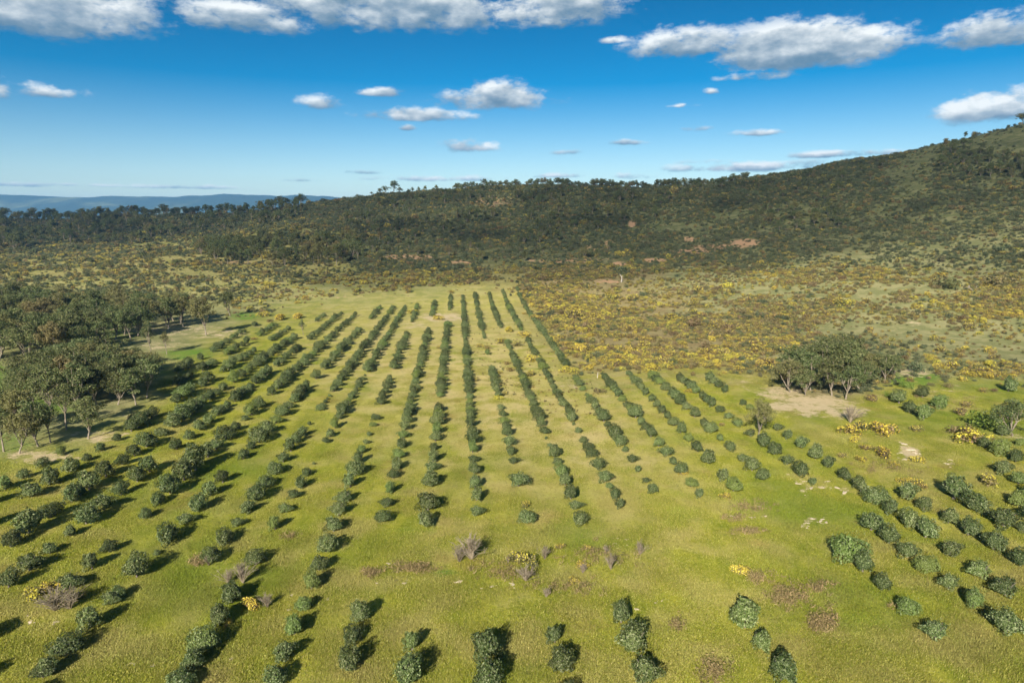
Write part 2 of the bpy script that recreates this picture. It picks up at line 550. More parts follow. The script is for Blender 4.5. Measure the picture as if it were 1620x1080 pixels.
def ground_material():
    m = bpy.data.materials.new('ground')
    m.use_nodes = True
    N = NT(m.node_tree)
    g = N.n('ShaderNodeNewGeometry')
    P = g.outputs['Position']
    a = N.n('ShaderNodeAttribute', attribute_name='zone')
    s = N.n('ShaderNodeSeparateColor')
    N.put(s.inputs[0], a.outputs['Color'])
    grove, dry, bare = s.outputs
    lush = a.outputs['Alpha']
    # streaks along the rows
    mp = N.n('ShaderNodeMapping')
    N.put(mp.inputs['Vector'], P)
    mp.inputs['Rotation'].default_value = (0, 0, R(-3.7))
    mp.inputs['Scale'].default_value = (1, .35, 1)
    big = N.noise(P, .035, 3, .55)
    mid = N.noise(P, .16, 5, .6)
    streak = N.noise(mp.outputs[0], .30, 5, .62)
    fine = N.noise(P, 1.6, 6, .7)
    tiny = N.noise(P, 7.0, 4, .75)
    # pasture
    sepP = N.n('ShaderNodeSeparateXYZ')
    N.put(sepP.inputs[0], P)
    c = N.mix(N.smooth(streak, .36, .64), (.200, .228, .016), (.350, .340, .038))
    c = N.mix(N.m('MULTIPLY', N.smooth(mid, .46, .68), .65), c, (.430, .370, .120))
    c = N.mix(N.m('MULTIPLY', N.smooth(big, .50, .68), .65), c, (.158, .215, .024))
    dr = N.m('MULTIPLY', dry, N.m('MULTIPLY_ADD', N.smooth(mid, .30, .62), .50, .50))
    c = N.mix(N.m('MULTIPLY', dr, .85), c, (.580, .460, .205))
    c = N.mix(N.m('MULTIPLY', N.smooth(N.noise(P, .09, 6, .7), .55, .70), .6), c, (.26, .175, .06))
    c = N.mix(N.m('MULTIPLY', N.smooth(fine, .52, .74), .60), c, (.42, .38, .13))
    c = N.mix(N.m('MULTIPLY', N.smooth(fine, .48, .30), .65), c, (.080, .110, .010))
    # rough pasture under the scrub: tan beside the grove, greener towards the hill and up the slope
    tan = N.mix(N.smooth(mid, .40, .62), (.235, .180, .080), (.290, .245, .105))
    tan = N.mix(N.m('MULTIPLY', N.smooth(fine, .46, .70), .7), tan, (.42, .33, .18))
    grn = N.mix(N.smooth(mid, .40, .62), (.185, .195, .078), (.300, .280, .130))
    grn = N.mix(N.m('MULTIPLY', N.smooth(fine, .50, .72), .5), grn, (.30, .26, .12))
    rb = N.mix(N.smooth(N.m('ADD', N.m('MULTIPLY', N.m('ABSOLUTE', N.m('SUBTRACT', sepP.outputs[0], 30.0)), .011), N.m('SUBTRACT', big, .5)), .35, .75), tan, grn)
    rb = N.mix(N.smooth(sepP.outputs[1], 340, 440), rb, N.mix(N.smooth(mid, .4, .62), (.085, .098, .040), (.155, .155, .072)))
    c = N.mix(N.m('SUBTRACT', 1.0, grove), c, rb)
    c = N.mix(N.smooth(N.m('ADD', lush, N.m('MULTIPLY', N.m('SUBTRACT', mid, .5), 1.2)), .3, .8), c, (.105, .215, .020))
    # bare sandy soil
    so = N.mix(N.noise(P, .6, 5, .6), (.50, .37, .21), (.68, .55, .36))
    so = N.mix(N.m('MULTIPLY', N.smooth(sepP.outputs[1], 300, 360), .8), so, (.50, .26, .14))
    bm = N.smooth(N.m('ADD', bare, N.m('MULTIPLY', N.m('SUBTRACT', N.noise(P, .22, 10, .80), .5), 3.4)), .45, .80)
    c = N.mix(N.m('MULTIPLY', bm, .9), c, so)
    c = N.mix(N.m('MULTIPLY', N.smooth(tiny, .40, .75), .28), c, (.36, .32, .10))
    hsv = N.n('ShaderNodeHueSaturation')
    N.put(hsv.inputs['Color'], c)
    N.put(hsv.inputs['Value'], N.m('MULTIPLY_ADD', tiny, 1.0, .52))
    b = N.n('ShaderNodeBsdfPrincipled')
    N.put(b.inputs['Base Color'], hsv.outputs[0])
    b.inputs['Roughness'].default_value = 1.0
    b.inputs['Specular IOR Level'].default_value = 0.05
    bp = N.n('ShaderNodeBump')
    bp.inputs['Strength'].default_value = 0.9
    bp.inputs['Distance'].default_value = 0.35
    N.put(bp.inputs['Height'], N.m('ADD', N.m('MULTIPLY', fine, .8), N.m('MULTIPLY', tiny, .35)))
    N.put(b.inputs['Normal'], bp.outputs[0])
    o = N.n('ShaderNodeOutputMaterial')
    N.put(o.inputs[0], b.outputs[0])
    return m


gme = mesh_np('ground', np.stack([tx, ty, tz], 1), tf, ground_material(), smooth=True)
attr_col(gme, 'zone', np.stack([w_grove, w_dry, w_bare, w_lush], 1))
ground = tag(link('ground', gme), 'rolling pasture and scrub hillside', None, None, 'structure')


# ------------------------------------------------------------------ distant mountains
def mat_simple(name, col, col2=None, scale=1.0, rough=.95, detail=5, lo=.4, hi=.6, bump=0.0, bscale=None):
    m = bpy.data.materials.new(name)
    m.use_nodes = True
    N = NT(m.node_tree)
    tc = N.n('ShaderNodeTexCoord')
    b = N.n('ShaderNodeBsdfPrincipled')
    b.inputs['Roughness'].default_value = rough
    b.inputs['Specular IOR Level'].default_value = 0.15
    if col2:
        nz = N.noise(tc.outputs['Object'], scale, detail, .6)
        N.put(b.inputs['Base Color'], N.mix(N.smooth(nz, lo, hi), col, col2))
        if bump:
            bp = N.n('ShaderNodeBump')
            bp.inputs['Strength'].default_value = bump
            N.put(bp.inputs['Height'], N.noise(tc.outputs['Object'], bscale or scale, detail, .65))
            N.put(b.inputs['Normal'], bp.outputs[0])
    else:
        b.inputs['Base Color'].default_value = (*col, 1)
    o = N.n('ShaderNodeOutputMaterial')
    N.put(o.inputs[0], b.outputs[0])
    return m


def mountains():
    us = np.linspace(-9000, 3500, 260)
    vs_ = np.linspace(0, 1, 26)
    U, V = np.meshgrid(us, vs_)
    Y = 7000 + V * 3800 + 250 * np.sin(U * .0011)
    prof_ = 350 + 16 * np.sin(U * .0016 + 1) + 10 * np.sin(U * .0047 + .4) + 5 * np.sin(U * .013) + 3 * np.sin(U * .031)
    fall = np.clip((1500 - (U + 1700)) / 2600, 0.0, 1)
    fall = fall * fall * (3 - 2 * fall)
    ridge = np.sin(np.clip(V / .55, 0, 1) * math.pi / 2) ** 1.4
    gull = 1 + .13 * np.sin(U * .006 + 5 * V) * (1 - ridge) + .08 * np.sin(U * .017 + 9 * V) * (1 - ridge)
    Z = -20 + (prof_ * (.35 + .65 * fall) * ridge) * gull
    n0, n1 = V.shape[1], V.shape[0]
    i = (np.arange(n1 - 1)[:, None] * n0 + np.arange(n0 - 1)[None, :]).ravel()
    f = np.stack([i, i + 1, i + 1 + n0, i + n0], 1)
    m = mat_simple('far_forest', (.028, .048, .022), (.13, .15, .06), .0011, 1.0, 7, .50, .66)
    o = link('mountains', mesh_np('mountains', np.stack([U.ravel(), Y.ravel(), Z.ravel()], 1), f, m, smooth=True))
    tag(o, 'long blue forested range on the horizon', None, None, 'structure')


mountains()


# ------------------------------------------------------------------ leaf materials
def mat_leaf(name, tones, vary=.25, trans=.25, spec=.25, rough=.6, hue=.0, flip=None):
    """tones: list of colours picked leaf by leaf; the whole plant varies a little too"""
    m = bpy.data.materials.new(name)
    m.use_nodes = True
    N = NT(m.node_tree)
    g = N.n('ShaderNodeNewGeometry')
    oi = N.n('ShaderNodeObjectInfo')
    cr = N.n('ShaderNodeValToRGB')
    els = cr.color_ramp.elements
    while len(els) < len(tones): els.new(.5)
    for k, t in enumerate(tones):
        els[k].position = k / max(1, len(tones) - 1)
        els[k].color = (*t, 1)
    N.put(cr.inputs[0], g.outputs['Random Per Island'])
    col = cr.outputs[0]
    if flip:
        col = N.mix(N.m('MULTIPLY', N.smooth(oi.outputs['Random'], flip[1], flip[2]), flip[3]), col, flip[0])
    hs = N.n('ShaderNodeHueSaturation')
    N.put(hs.inputs['Color'], col)
    N.put(hs.inputs['Value'], N.m('MULTIPLY_ADD', oi.outputs['Random'], vary * 2, 1 - vary))
    N.put(hs.inputs['Hue'], N.m('MULTIPLY_ADD', N.m('FRACT', N.m('MULTIPLY', oi.outputs['Random'], 7.31)), hue * 2, .5 - hue))
    b = N.n('ShaderNodeBsdfPrincipled')
    N.put(b.inputs['Base Color'], hs.outputs[0])
    b.inputs['Roughness'].default_value = rough
    b.inputs['Specular IOR Level'].default_value = spec
    t = N.n('ShaderNodeBsdfTranslucent')
    N.put(t.inputs['Color'], hs.outputs[0])
    mx = N.n('ShaderNodeMixShader')
    mx.inputs[0].default_value = trans
    N.put(mx.inputs[1], b.outputs[0]); N.put(mx.inputs[2], t.outputs[0])
    o = N.n('ShaderNodeOutputMaterial')
    N.put(o.inputs[0], mx.outputs[0])
    return m


M_OLIVE = mat_leaf('olive_leaf', [(.036, .058, .014), (.085, .118, .034), (.142, .180, .062), (.295, .320, .170)], .36, .18, .12, .6, .012,
                   ((.12, .165, .030), .84, 1.0, .55))
M_GUM = mat_leaf('gum_leaf', [(.042, .062, .020), (.098, .124, .042), (.148, .168, .064), (.250, .242, .118)], .25, .22, .08, .6, .02,
                 ((.18, .130, .055), .72, .98, .5))
M_GORSE = mat_leaf('gorse_leaf', [(.090, .085, .030), (.200, .155, .065), (.330, .250, .135), (.150, .148, .060)], .3, .2, .05, .8, .02,
                   ((.085, .105, .040), .60, .85, .7))
M_SCRUB = mat_leaf('scrub_leaf', [(.050, .068, .032), (.095, .118, .056), (.140, .156, .080), (.190, .185, .105)], .3, .2, .05, .8, .02,
                   ((.12, .095, .05), .80, .97, .5))
M_FLOWER = mat_leaf('gorse_flower', [(.42, .32, .032), (.60, .49, .065), (.72, .62, .13)], .18, .2, .1, .7, .012)
M_BROOM = mat_leaf('bright_shrub_leaf', [(.10, .16, .03), (.16, .22, .04), (.20, .25, .05)], .15, .25, .2, .6, .01)
M_DEAD = mat_simple('dead_twigs', (.23, .185, .125), (.34, .285, .205), 3.0)
M_BARK = mat_simple('pale_gum_bark', (.27, .225, .17), (.11, .09, .07), 1.3, .9, 6, .42, .66, .4, 5.0)
M_OBARK = mat_simple('olive_bark', (.13, .11, .09), (.22, .19, .15), 4.0, .95, 5, .4, .6, .5, 9.0)
M_WEED = mat_leaf('dry_weed', [(.22, .16, .065), (.33, .25, .12), (.15, .12, .05)], .2, .1, .1, .9, .01)
M_GRASS = mat_leaf('grass_blade', [(.165, .200, .018), (.240, .265, .032), (.335, .325, .055), (.46, .415, .135)], .25, .3, .1, .8, .015)
def grass_tone(m):
    N_ = NT.__new__(NT); N_.t = m.node_tree
    hs = next(n for n in m.node_tree.nodes if n.type == 'HUE_SAT')
    src = hs.inputs['Color'].links[0].from_socket
    oi = next(n for n in m.node_tree.nodes if n.type == 'OBJECT_INFO')
    L = oi.outputs['Location']
    c = N_.mix(N_.m('MULTIPLY', N_.smooth(N_.noise(L, .16, 5, .6), .44, .62), .7), src, (.43, .37, .135))
    c = N_.mix(N_.m('MULTIPLY', N_.smooth(N_.noise(L, .035, 3, .55), .50, .66), .75), c, (.17, .235, .018))
    c = N_.mix(N_.m('MULTIPLY', N_.smooth(N_.noise(L, .09, 6, .7), .58, .72), .6), c, (.28, .185, .06))
    m.node_tree.links.new(c, hs.inputs['Color'])


grass_tone(M_GRASS)
M_STONE = mat_simple('pale_stone', (.50, .40, .27), (.62, .52, .38), 2.5, .95, 5, .4, .6, .4, 6.0)


# ------------------------------------------------------------------ plants
def lumpy(n, g, lobes=9, depth=.30, L=None, la=None):
    """directions and radii of a lumpy rounded crown"""
    if L is None:
        L = unit(g.normal(0, 1, (lobes, 3)) + np.array([0, 0, .25]))
        la = g.uniform(.55, 1, lobes)
    d = unit(g.normal(0, 1, (n, 3)))
    w = np.exp(-((1 - d @ L.T) / .07)) * la
    r = 1 - depth + depth * np.clip(w.max(1) * 1.15, 0, 1)
    return d, r, L, la


def make_olive(k):
    g = np.random.default_rng(100 + k)
    n = 3000
    lob = 12 + 3 * (k % 5)
    dep = g.uniform(.34, .52)
    d, r, L, la = lumpy(n, g, lob, dep)
    keep = d[:, 2] > -.70
    d, r = d[keep], r[keep]
    n = len(d)
    skew = unit(g.normal(0, 1, 3)); r = r * (1 + g.uniform(.05, .26) * (d @ skew))
    shell = np.where(g.random(n) < .80, g.uniform(.88, 1.05, n), g.uniform(.45, .88, n))
    stretch = np.array([1.0 + .13 * g.normal(), 1.0 + .13 * g.normal(), .92])
    hor = np.where(d[:, 2] < 0, 1 / np.sqrt(np.maximum(1 - d[:, 2] ** 2, .35)), 1.0) ** .6
    c = d * (r * shell)[:, None] * stretch
    c[:, :2] *= hor[:, None]
    c[:, 2] += .70
    c[:, 2] = np.maximum(c[:, 2], .03)
    up = unit(d + np.array([0, 0, .30]))
    v1, f1 = leaf_cards(c, up, g.uniform(.04, .095, n), .5, .5, g)
    # ragged sprays that break the outline
    ns = 420
    ds, rs, _, _ = lumpy(ns, g, lob, dep, L, la)
    ds[:, 2] = np.abs(ds[:, 2]) * .95 - .2
    ds = unit(ds)
    cs = ds * (rs * g.uniform(1.0, 1.2, ns))[:, None] * stretch
    cs[:, 2] += .70
    v2, f2 = leaf_cards(cs, g.normal(0, 1, (ns, 3)), g.uniform(.03, .085, ns), .32, .5, g)
    cv, cf = join([(v1, f1), (v2, f2)])
    crown = mesh_np('olive_crown', cv, cf, M_OLIVE)
    parts = []
    base = np.array([0, 0, -.06])
    parts.append(tube([base, (0.02, .01, .22), (.03, -.02, .42)], [.105, .08, .07], 7))
    for b in range(5):
        a = 2 * math.pi * b / 5 + g.uniform(-.4, .4)
        e = np.array([math.cos(a) * .55, math.sin(a) * .55, g.uniform(.85, 1.25)])
        m_ = np.array([.03 + .35 * e[0], .35 * e[1], .62])
        parts.append(tube([(.03, -.02, .36), m_, e], [.06, .04, .012], 5))
    tv, tf_ = join(parts)
    trunk = mesh_np('olive_trunk', tv, tf_, M_OBARK, smooth=True)
    e = bpy.data.objects.new('olive_tree', None)
    return e, trunk, crown


def make_gum(k, clumps=10, spread=1.0, htr=.36, leafn=4200, bare=False, wide=1.0):
    """eucalyptus of height about 1 unit = 10 m : built at real size, 10 m tall"""
    g = np.random.default_rng(300 + k)
    lean = g.normal(0, .35, 2)
    fork = 10 * htr * g.uniform(.55, .8)
    tips, parts = [], []
    p0 = np.array([0, 0, -.4]); p1 = np.array([lean[0] * .3, lean[1] * .3, fork * .55]); p2 = np.array([lean[0], lean[1], fork])
    parts.append(tube([p0, (0, 0, .25), p1, p2], [.28, .20, .16, .13], 8))
    nl = 4 + k % 3
    for b in range(nl):
        a = 2 * math.pi * b / nl + g.uniform(-.5, .5)
        rad = g.uniform(1.1, 2.3) * spread * wide
        top = np.array([lean[0] + math.cos(a) * rad, lean[1] + math.sin(a) * rad, g.uniform(6.6, 8.8)])
        if b == 0: top = np.array([lean[0] * 1.3, lean[1] * 1.3, 9.0])
        mid = p2 * .55 + top * .45 + np.array([math.cos(a), math.sin(a), 0]) * .35
        parts.append(tube([p2 - [0, 0, .2], mid, top], [.115, .08, .03], 6))
        tips.append(top)
        for q in range(2):
            t2 = mid + (top - mid) * g.uniform(.2, .7) + np.array([g.normal(0, .9) * wide, g.normal(0, .9) * wide, g.uniform(.3, 1.0)])
            parts.append(tube([mid, (mid + t2) / 2 + [0, 0, .1], t2], [.07, .05, .02], 5))
            tips.append(t2)
    tv, tf_ = join(parts)
    trunk = mesh_np('gum_trunk', tv, tf_, M_BARK, smooth=True)
    C = []
    for t in tips:
        C.append((t + g.normal(0, .25, 3), g.uniform(.75, 1.25) * (1.0 if t[2] > 5.5 else .7)))
    for _ in range(clumps * 2):
        t = tips[g.integers(len(tips))]
        c0 = t + g.normal(0, 1, 3) * np.array([1.0 * wide, 1.0 * wide, .6]) - [0, 0, g.uniform(0, 2.6)]
        C.append((np.array([c0[0], c0[1], max(c0[2], 10 * htr * .75)]), g.uniform(.5, .95)))
    tot = sum(r * r for _, r in C)
    vs_, allc = [], []
    for c0, r0 in C:
        m_ = int(leafn * r0 * r0 / tot)
        d = unit(g.normal(0, 1, (m_, 3)) + np.array([0, 0, .28]))
        rr = r0 * np.where(g.random(m_) < .7, g.uniform(.8, 1.08, m_), g.uniform(.2, .8, m_))
        c = c0 + d * rr[:, None] * np.array([1.1, 1.1, .74])
        vs_.append(leaf_cards(c, unit(d + [0, 0, .3]), g.uniform(.10, .25, m_) , .48, .6, g))
    cv, cf = join(vs_)
    crown = mesh_np('gum_crown', cv, cf, M_GUM)
    e = bpy.data.objects.new('eucalyptus_tree', None)
    return e, trunk, crown


def make_gorse(k, fl, n=420):
    """a shrub about 1 m in radius; fl: share of flowering tips"""
    g = np.random.default_rng(500 + k)
    L = 5 + k % 4
    C = [(np.array([g.normal(0, .38), g.normal(0, .38), g.uniform(.28, .62)]), g.uniform(.32, .55)) for _ in range(L)]
    tot = sum(r * r for _, r in C)
    A, B = [], []
    for c0, r0 in C:
        m_ = int(n * r0 * r0 / tot)
        d = unit(g.normal(0, 1, (m_, 3)) + np.array([0, 0, .45]))
        rr = r0 * np.where(g.random(m_) < .75, g.uniform(.8, 1.15, m_), g.uniform(.3, .85, m_))
        c = c0 + d * rr[:, None]
        c[:, 2] = np.maximum(c[:, 2], .03)
        A.append(leaf_cards(c, d, g.uniform(.06, .15, m_), .5, .7, g))
        mf = int(n * .75 * fl * r0 * r0 / tot * g.uniform(.3, 1.6))
        if mf:
            d = unit(g.normal(0, 1, (mf, 3)) + np.array([0, 0, .8]))
            c = c0 + d * (r0 * g.uniform(.98, 1.2, mf))[:, None]
            c[:, 2] = np.maximum(c[:, 2], .08)
            B.append(leaf_cards(c, d, g.uniform(.05, .11, mf), .7, .6, g))
    fo = join(A)
    fw = join(B) if B else None
    return fo, fw


OL = []
for k in range(10):
    OL.append(make_olive(k))
GUM = [make_gum(0, 12, htr=.30), make_gum(1, 14, 1.1, .30), make_gum(2, 8, .8, .46, 2800), make_gum(3, 14, 1.2, .32, 4200, wide=1.15), make_gum(4, 6, .7, .5, 1600), make_gum(5, 16, 1.0, .22, 4200, wide=1.25)]
GO = [make_gorse(k, f) for k, f in enumerate((0.0, .25, .6, 1.0, .12, 1.6))]
GO_FO = [mesh_np('gorse_foliage', fo[0], fo[1], M_GORSE) for fo, fw in GO]
GO_FW = [mesh_np('gorse_flowers', fw[0], fw[1], M_FLOWER) if fw else None for fo, fw in GO]

# source collections for scattered cover (not part of the scene itself)
def source_collection(name, meshes):
    c = bpy.data.collections.new(name)
    for i, me in enumerate(meshes):
        c.objects.link(bpy.data.objects.new('%s_%02d' % (name, i), me))
    return c


def merged(name, pieces):
    """pieces: [(verts, faces, material)]"""
    V, F, I, o, mats = [], [], [], 0, []
    for v, f, m in pieces:
        V.append(v); F.append(np.asarray(f) + o); o += len(v)
        if m not in mats: mats.append(m)
        I.append(np.full(len(f), mats.index(m)))
    return mesh_np(name, np.concatenate(V), np.concatenate(F), mats=mats, midx=np.concatenate(I))


def me_arrays(me):
    v = np.empty(len(me.vertices) * 3, np.float32); me.vertices.foreach_get('co', v)
    f = np.empty(len(me.loops), np.int32); me.loops.foreach_get('vertex_index', f)
    return v.reshape(-1, 3), f.reshape(-1, 4)


def scatter(name, label, pts, idx, scale, col, zscale=None, yscale=None, turn=None):
    n = len(pts)
    me = bpy.data.meshes.new(name)
    me.vertices.add(n)
    me.vertices.foreach_set('co', np.asarray(pts, np.float32).ravel())
    for nm, typ, arr in (('vi', 'INT', np.asarray(idx, np.int32)), ('sc', 'FLOAT', np.asarray(scale, np.float32)),
                         ('rz', 'FLOAT', np.asarray(turn, np.float32) if turn is not None else rng.uniform(0, 6.283, n).astype(np.float32)),
                         ('ys', 'FLOAT', np.asarray(yscale, np.float32) if yscale is not None else np.ones(n, np.float32)),
                         ('zs', 'FLOAT', (np.asarray(zscale, np.float32) if zscale is not None else rng.uniform(.85, 1.2, n).astype(np.float32)))):
        at = me.attributes.new(nm, typ, 'POINT')
        at.data.foreach_set('value', arr)
    o = link(name, me)
    tag(o, label, None, None, 'stuff')
    ng = bpy.data.node_groups.new(name + '_nodes', 'GeometryNodeTree')
    ng.interface.new_socket('Geometry', in_out='INPUT', socket_type='NodeSocketGeometry')
    ng.interface.new_socket('Geometry', in_out='OUTPUT', socket_type='NodeSocketGeometry')
    nd, lk = ng.nodes, ng.links
    gi, go = nd.new('NodeGroupInput'), nd.new('NodeGroupOutput')
    ci = nd.new('GeometryNodeCollectionInfo')
    ci.inputs['Collection'].default_value = col
    ci.inputs['Separate Children'].default_value = True
    ci.inputs['Reset Children'].default_value = True
    ip = nd.new('GeometryNodeInstanceOnPoints')
    ip.inputs['Pick Instance'].default_value = True

    def na(nm, typ):
        a = nd.new('GeometryNodeInputNamedAttribute')
        a.data_type = typ
        a.inputs['Name'].default_value = nm
        return a.outputs['Attribute']
    cx = nd.new('ShaderNodeCombineXYZ')
    lk.new(na('rz', 'FLOAT'), cx.inputs[2])
    e2r = nd.new('FunctionNodeEulerToRotation')
    lk.new(cx.outputs[0], e2r.inputs[0])
    sx = nd.new('ShaderNodeCombineXYZ')
    s = na('sc', 'FLOAT')
    mu = nd.new('ShaderNodeMath'); mu.operation = 'MULTIPLY'
    lk.new(s, mu.inputs[0]); lk.new(na('zs', 'FLOAT'), mu.inputs[1])
    mv = nd.new('ShaderNodeMath'); mv.operation = 'MULTIPLY'
    lk.new(s, mv.inputs[0]); lk.new(na('ys', 'FLOAT'), mv.inputs[1])
    lk.new(s, sx.inputs[0]); lk.new(mv.outputs[0], sx.inputs[1]); lk.new(mu.outputs[0], sx.inputs[2])
    lk.new(gi.outputs[0], ip.inputs['Points'])
    lk.new(ci.outputs[0], ip.inputs['Instance'])
    lk.new(na('vi', 'INT'), ip.inputs['Instance Index'])
    lk.new(e2r.outputs[0], ip.inputs['Rotation'])
    lk.new(sx.outputs[0], ip.inputs['Scale'])
    lk.new(ip.outputs[0], go.inputs[0])
    md = o.modifiers.new('scatter', 'NODES')
    md.node_group = ng
    return o


ORD = ['first', 'second', 'third', 'fourth', 'fifth', 'sixth', 'seventh', 'eighth', 'ninth', 'tenth', 'eleventh', 'twelfth', 'thirteenth', 'fourteenth', 'fifteenth',
       'sixteenth', 'seventeenth', 'eighteenth', 'nineteenth', 'twentieth', 'twenty-first', 'twenty-second', 'twenty-third', 'twenty-fourth', 'twenty-fifth', 'twenty-sixth',
       'twenty-seventh', 'twenty-eighth', 'twenty-ninth', 'thirtieth', 'thirty-first', 'thirty-second', 'thirty-third', 'thirty-fourth', 'thirty-fifth', 'thirty-sixth',
       'thirty-seventh', 'thirty-eighth', 'thirty-ninth', 'fortieth'] + ['%dth' % i for i in range(41, 90)]

# ------------------------------------------------------------------ olive trees, traced view by view: (x, y, half width)
OLIVES = []


def trace(x0, y0, s, txt):
    for t in txt.split():
        a = [float(q) for q in t.split(',')]
        OLIVES.append((x0 + a[0] / s, y0 + a[1] / s, a[2] / s))


trace(0, 840, 4.5, """85,350,65 225,220,75 355,120,50 500,345,75 660,215,65 775,105,55 1000,265,80 770,465,72 850,430,65 680,620,92 490,800,102 240,985,78 350,955,85
1125,150,26 1490,170,60 1240,1040,95 1370,910,85 1440,775,100 -110,1000,90 -130,710,85 -150,1250,90 60,1200,95""")
trace(0, 640, 4.5, """35,560,55 140,490,42 295,410,38 410,330,38 255,605,65 365,520,65 500,430,60 620,375,33 725,305,35 825,230,33 485,635,70 560,610,45 630,545,75
750,465,62 865,390,50 965,325,50 1030,250,65 1135,190,40 915,155,45 1000,115,60 1090,65,45 355,750,65 205,840,95 65,960,65 620,780,85 735,690,75 860,600,58
970,505,55 1075,430,62 1255,285,43 1335,215,40 1405,150,40 1485,100,45 1535,45,38 1235,110,60 1300,50,75 1390,20,60 490,900,45 1230,580,68 1125,670,48
1060,775,42 1210,920,75 1335,800,55 1435,700,65 1510,605,52 1590,510,45 1340,480,75 1420,395,90 1485,330,55 1545,275,55 1590,940,50 -60,660,60 -70,820,70""")
trace(300, 640, 4.5, """265,200,65 330,155,40 370,95,25 445,40,45 660,45,42 615,100,40 560,165,50 495,220,58 450,290,38 375,355,40 255,515,50 490,625,65 440,720,55
570,540,55 610,455,48 665,375,42 710,295,48 760,240,45 820,185,48 845,130,20 915,20,28 345,830,45 250,940,60 605,850,48 675,730,45 740,635,38 795,555,45
840,475,38 885,415,13 970,250,28 1015,200,38 1045,135,42 1075,75,38 1090,30,48 1050,735,65 1105,640,70 1150,545,55 1190,455,60 1200,380,50 1225,315,40
1255,260,25 1285,205,20 1305,135,25 1335,85,30 1030,855,62 1385,785,58 1410,690,48 1430,590,48 1440,490,45 1475,425,50 1490,350,42 1505,270,48 1520,205,42
1535,150,42 1555,95,42 1565,45,48""")
trace(300, 840, 4.5, "470,185,60 980,85,80 920,220,78 855,355,72 815,505,70 730,665,85 665,840,95 580,1020,90 1195,580,82 1130,725,85 1085,910,100 295,435,95 215,595,95 1575,790,72 1550,985,108")
trace(240, 470, 4.5, """740,175,40 660,220,42 590,260,33 535,300,15 340,410,45 250,450,55 180,500,50 860,180,35 810,215,42 765,245,42 690,300,45 640,325,35 575,365,45 475,350,52
540,385,35 440,440,50 380,480,55 270,545,45 200,590,45 965,205,40 915,240,38 875,270,25 840,295,22 745,365,35 670,405,40 600,425,45 560,475,50 510,510,30 420,555,65
365,600,45 250,650,55 185,690,75 1210,110,35 1160,150,30 1030,270,38 980,300,38 930,330,38 900,355,40 850,390,40 800,420,45 740,460,45 690,490,40 650,515,35
590,560,60 510,625,50 460,660,50 420,700,45 350,740,45 290,785,50 1340,95,35 1290,140,38 1245,180,38 1190,240,38 1130,265,50 1060,340,40 1010,370,40 950,410,45
890,460,45 820,520,42 770,560,45 720,590,35 690,625,35 640,670,35 580,710,42 525,765,28 1450,100,45 1390,160,35 1340,205,35 1290,255,35 1250,290,35 1200,340,45
1150,385,45 1100,430,50 1040,475,50 990,500,35 960,560,60 905,620,45 850,660,45 750,755,45 1600,70,40 1560,125,40 1490,200,50 1440,245,40 1390,290,45 1340,350,55
1290,420,50 1240,475,50 1170,545,48 1110,615,55 1050,665,48 1015,720,35 965,765,35 1440,430,35 1400,480,35 1380,520,30 1340,570,33 1290,640,38 1250,700,12
1228,740,20 1510,555,10 1480,600,35 1450,655,22 1425,700,30 1400,740,28""")
trace(560, 440, 4.5, """190,190,32 280,190,30 255,225,30 230,260,30 205,300,32 175,350,35 140,395,40 100,450,40 65,495,42 30,540,38 360,185,32 340,225,32 315,265,32 290,315,35
270,365,40 240,408,28 205,465,38 180,510,38 150,550,38 110,600,42 85,640,36 455,185,30 440,215,25 425,265,25 410,290,30 375,380,35 355,420,38 335,465,38 320,510,38
300,570,38 280,620,35 265,710,25 245,755,38 220,795,35 195,870,38 580,150,30 565,180,35 555,215,35 550,250,28 530,350,35 520,390,38 505,440,45 490,525,32 475,570,28
470,615,28 445,685,38 440,765,35 420,830,30 405,890,40 690,110,30 690,145,32 690,180,32 690,205,30 665,310,30 655,345,32 650,390,32 650,430,32 650,470,30 640,520,35
625,570,30 625,625,25 620,665,32 620,710,38 615,765,48 605,825,28 770,110,30 775,140,30 780,175,30 785,210,30 785,245,30 785,285,30 790,320,30 790,355,30 790,395,28
795,440,15 795,470,20 800,510,35 795,545,25 805,580,28 810,650,32 810,690,40 815,740,35 815,790,38 825,835,32 825,880,30 855,100,22 865,130,25 875,165,27 880,205,27
890,250,30 900,290,32 905,330,32 925,375,12 930,420,15 945,525,25 975,640,28 995,680,35 1005,730,38 1020,785,38 1035,820,35 960,100,27 970,140,28 985,180,30
1000,220,32 1015,260,32 1030,295,32 1045,340,18 1095,440,35 1115,510,12 1140,545,35 1170,610,32 1185,645,25 1210,685,32 1220,725,38 1230,770,32 1230,800,30
1260,845,32 1275,885,35 1295,925,38 1310,970,45 1335,1020,42 1045,85,25 1065,125,28 1090,165,28 1115,205,30 1140,250,30 1165,290,27 1185,325,22 1200,360,18
1250,435,25 1265,480,20 1290,520,25 1310,545,25 1335,575,28 1350,620,32 1365,655,28 1385,690,30 1400,725,30 1415,765,27 1445,800,30 1465,850,33 1485,885,38
1525,930,42 1545,980,45 1140,60,25 1165,100,28 1190,140,27 1215,180,28 1240,215,27 1270,250,28 1295,290,28 1320,325,30 1355,370,32 1385,410,28 1415,445,30
1450,495,35 1475,535,30 1495,565,32 1525,600,35""")
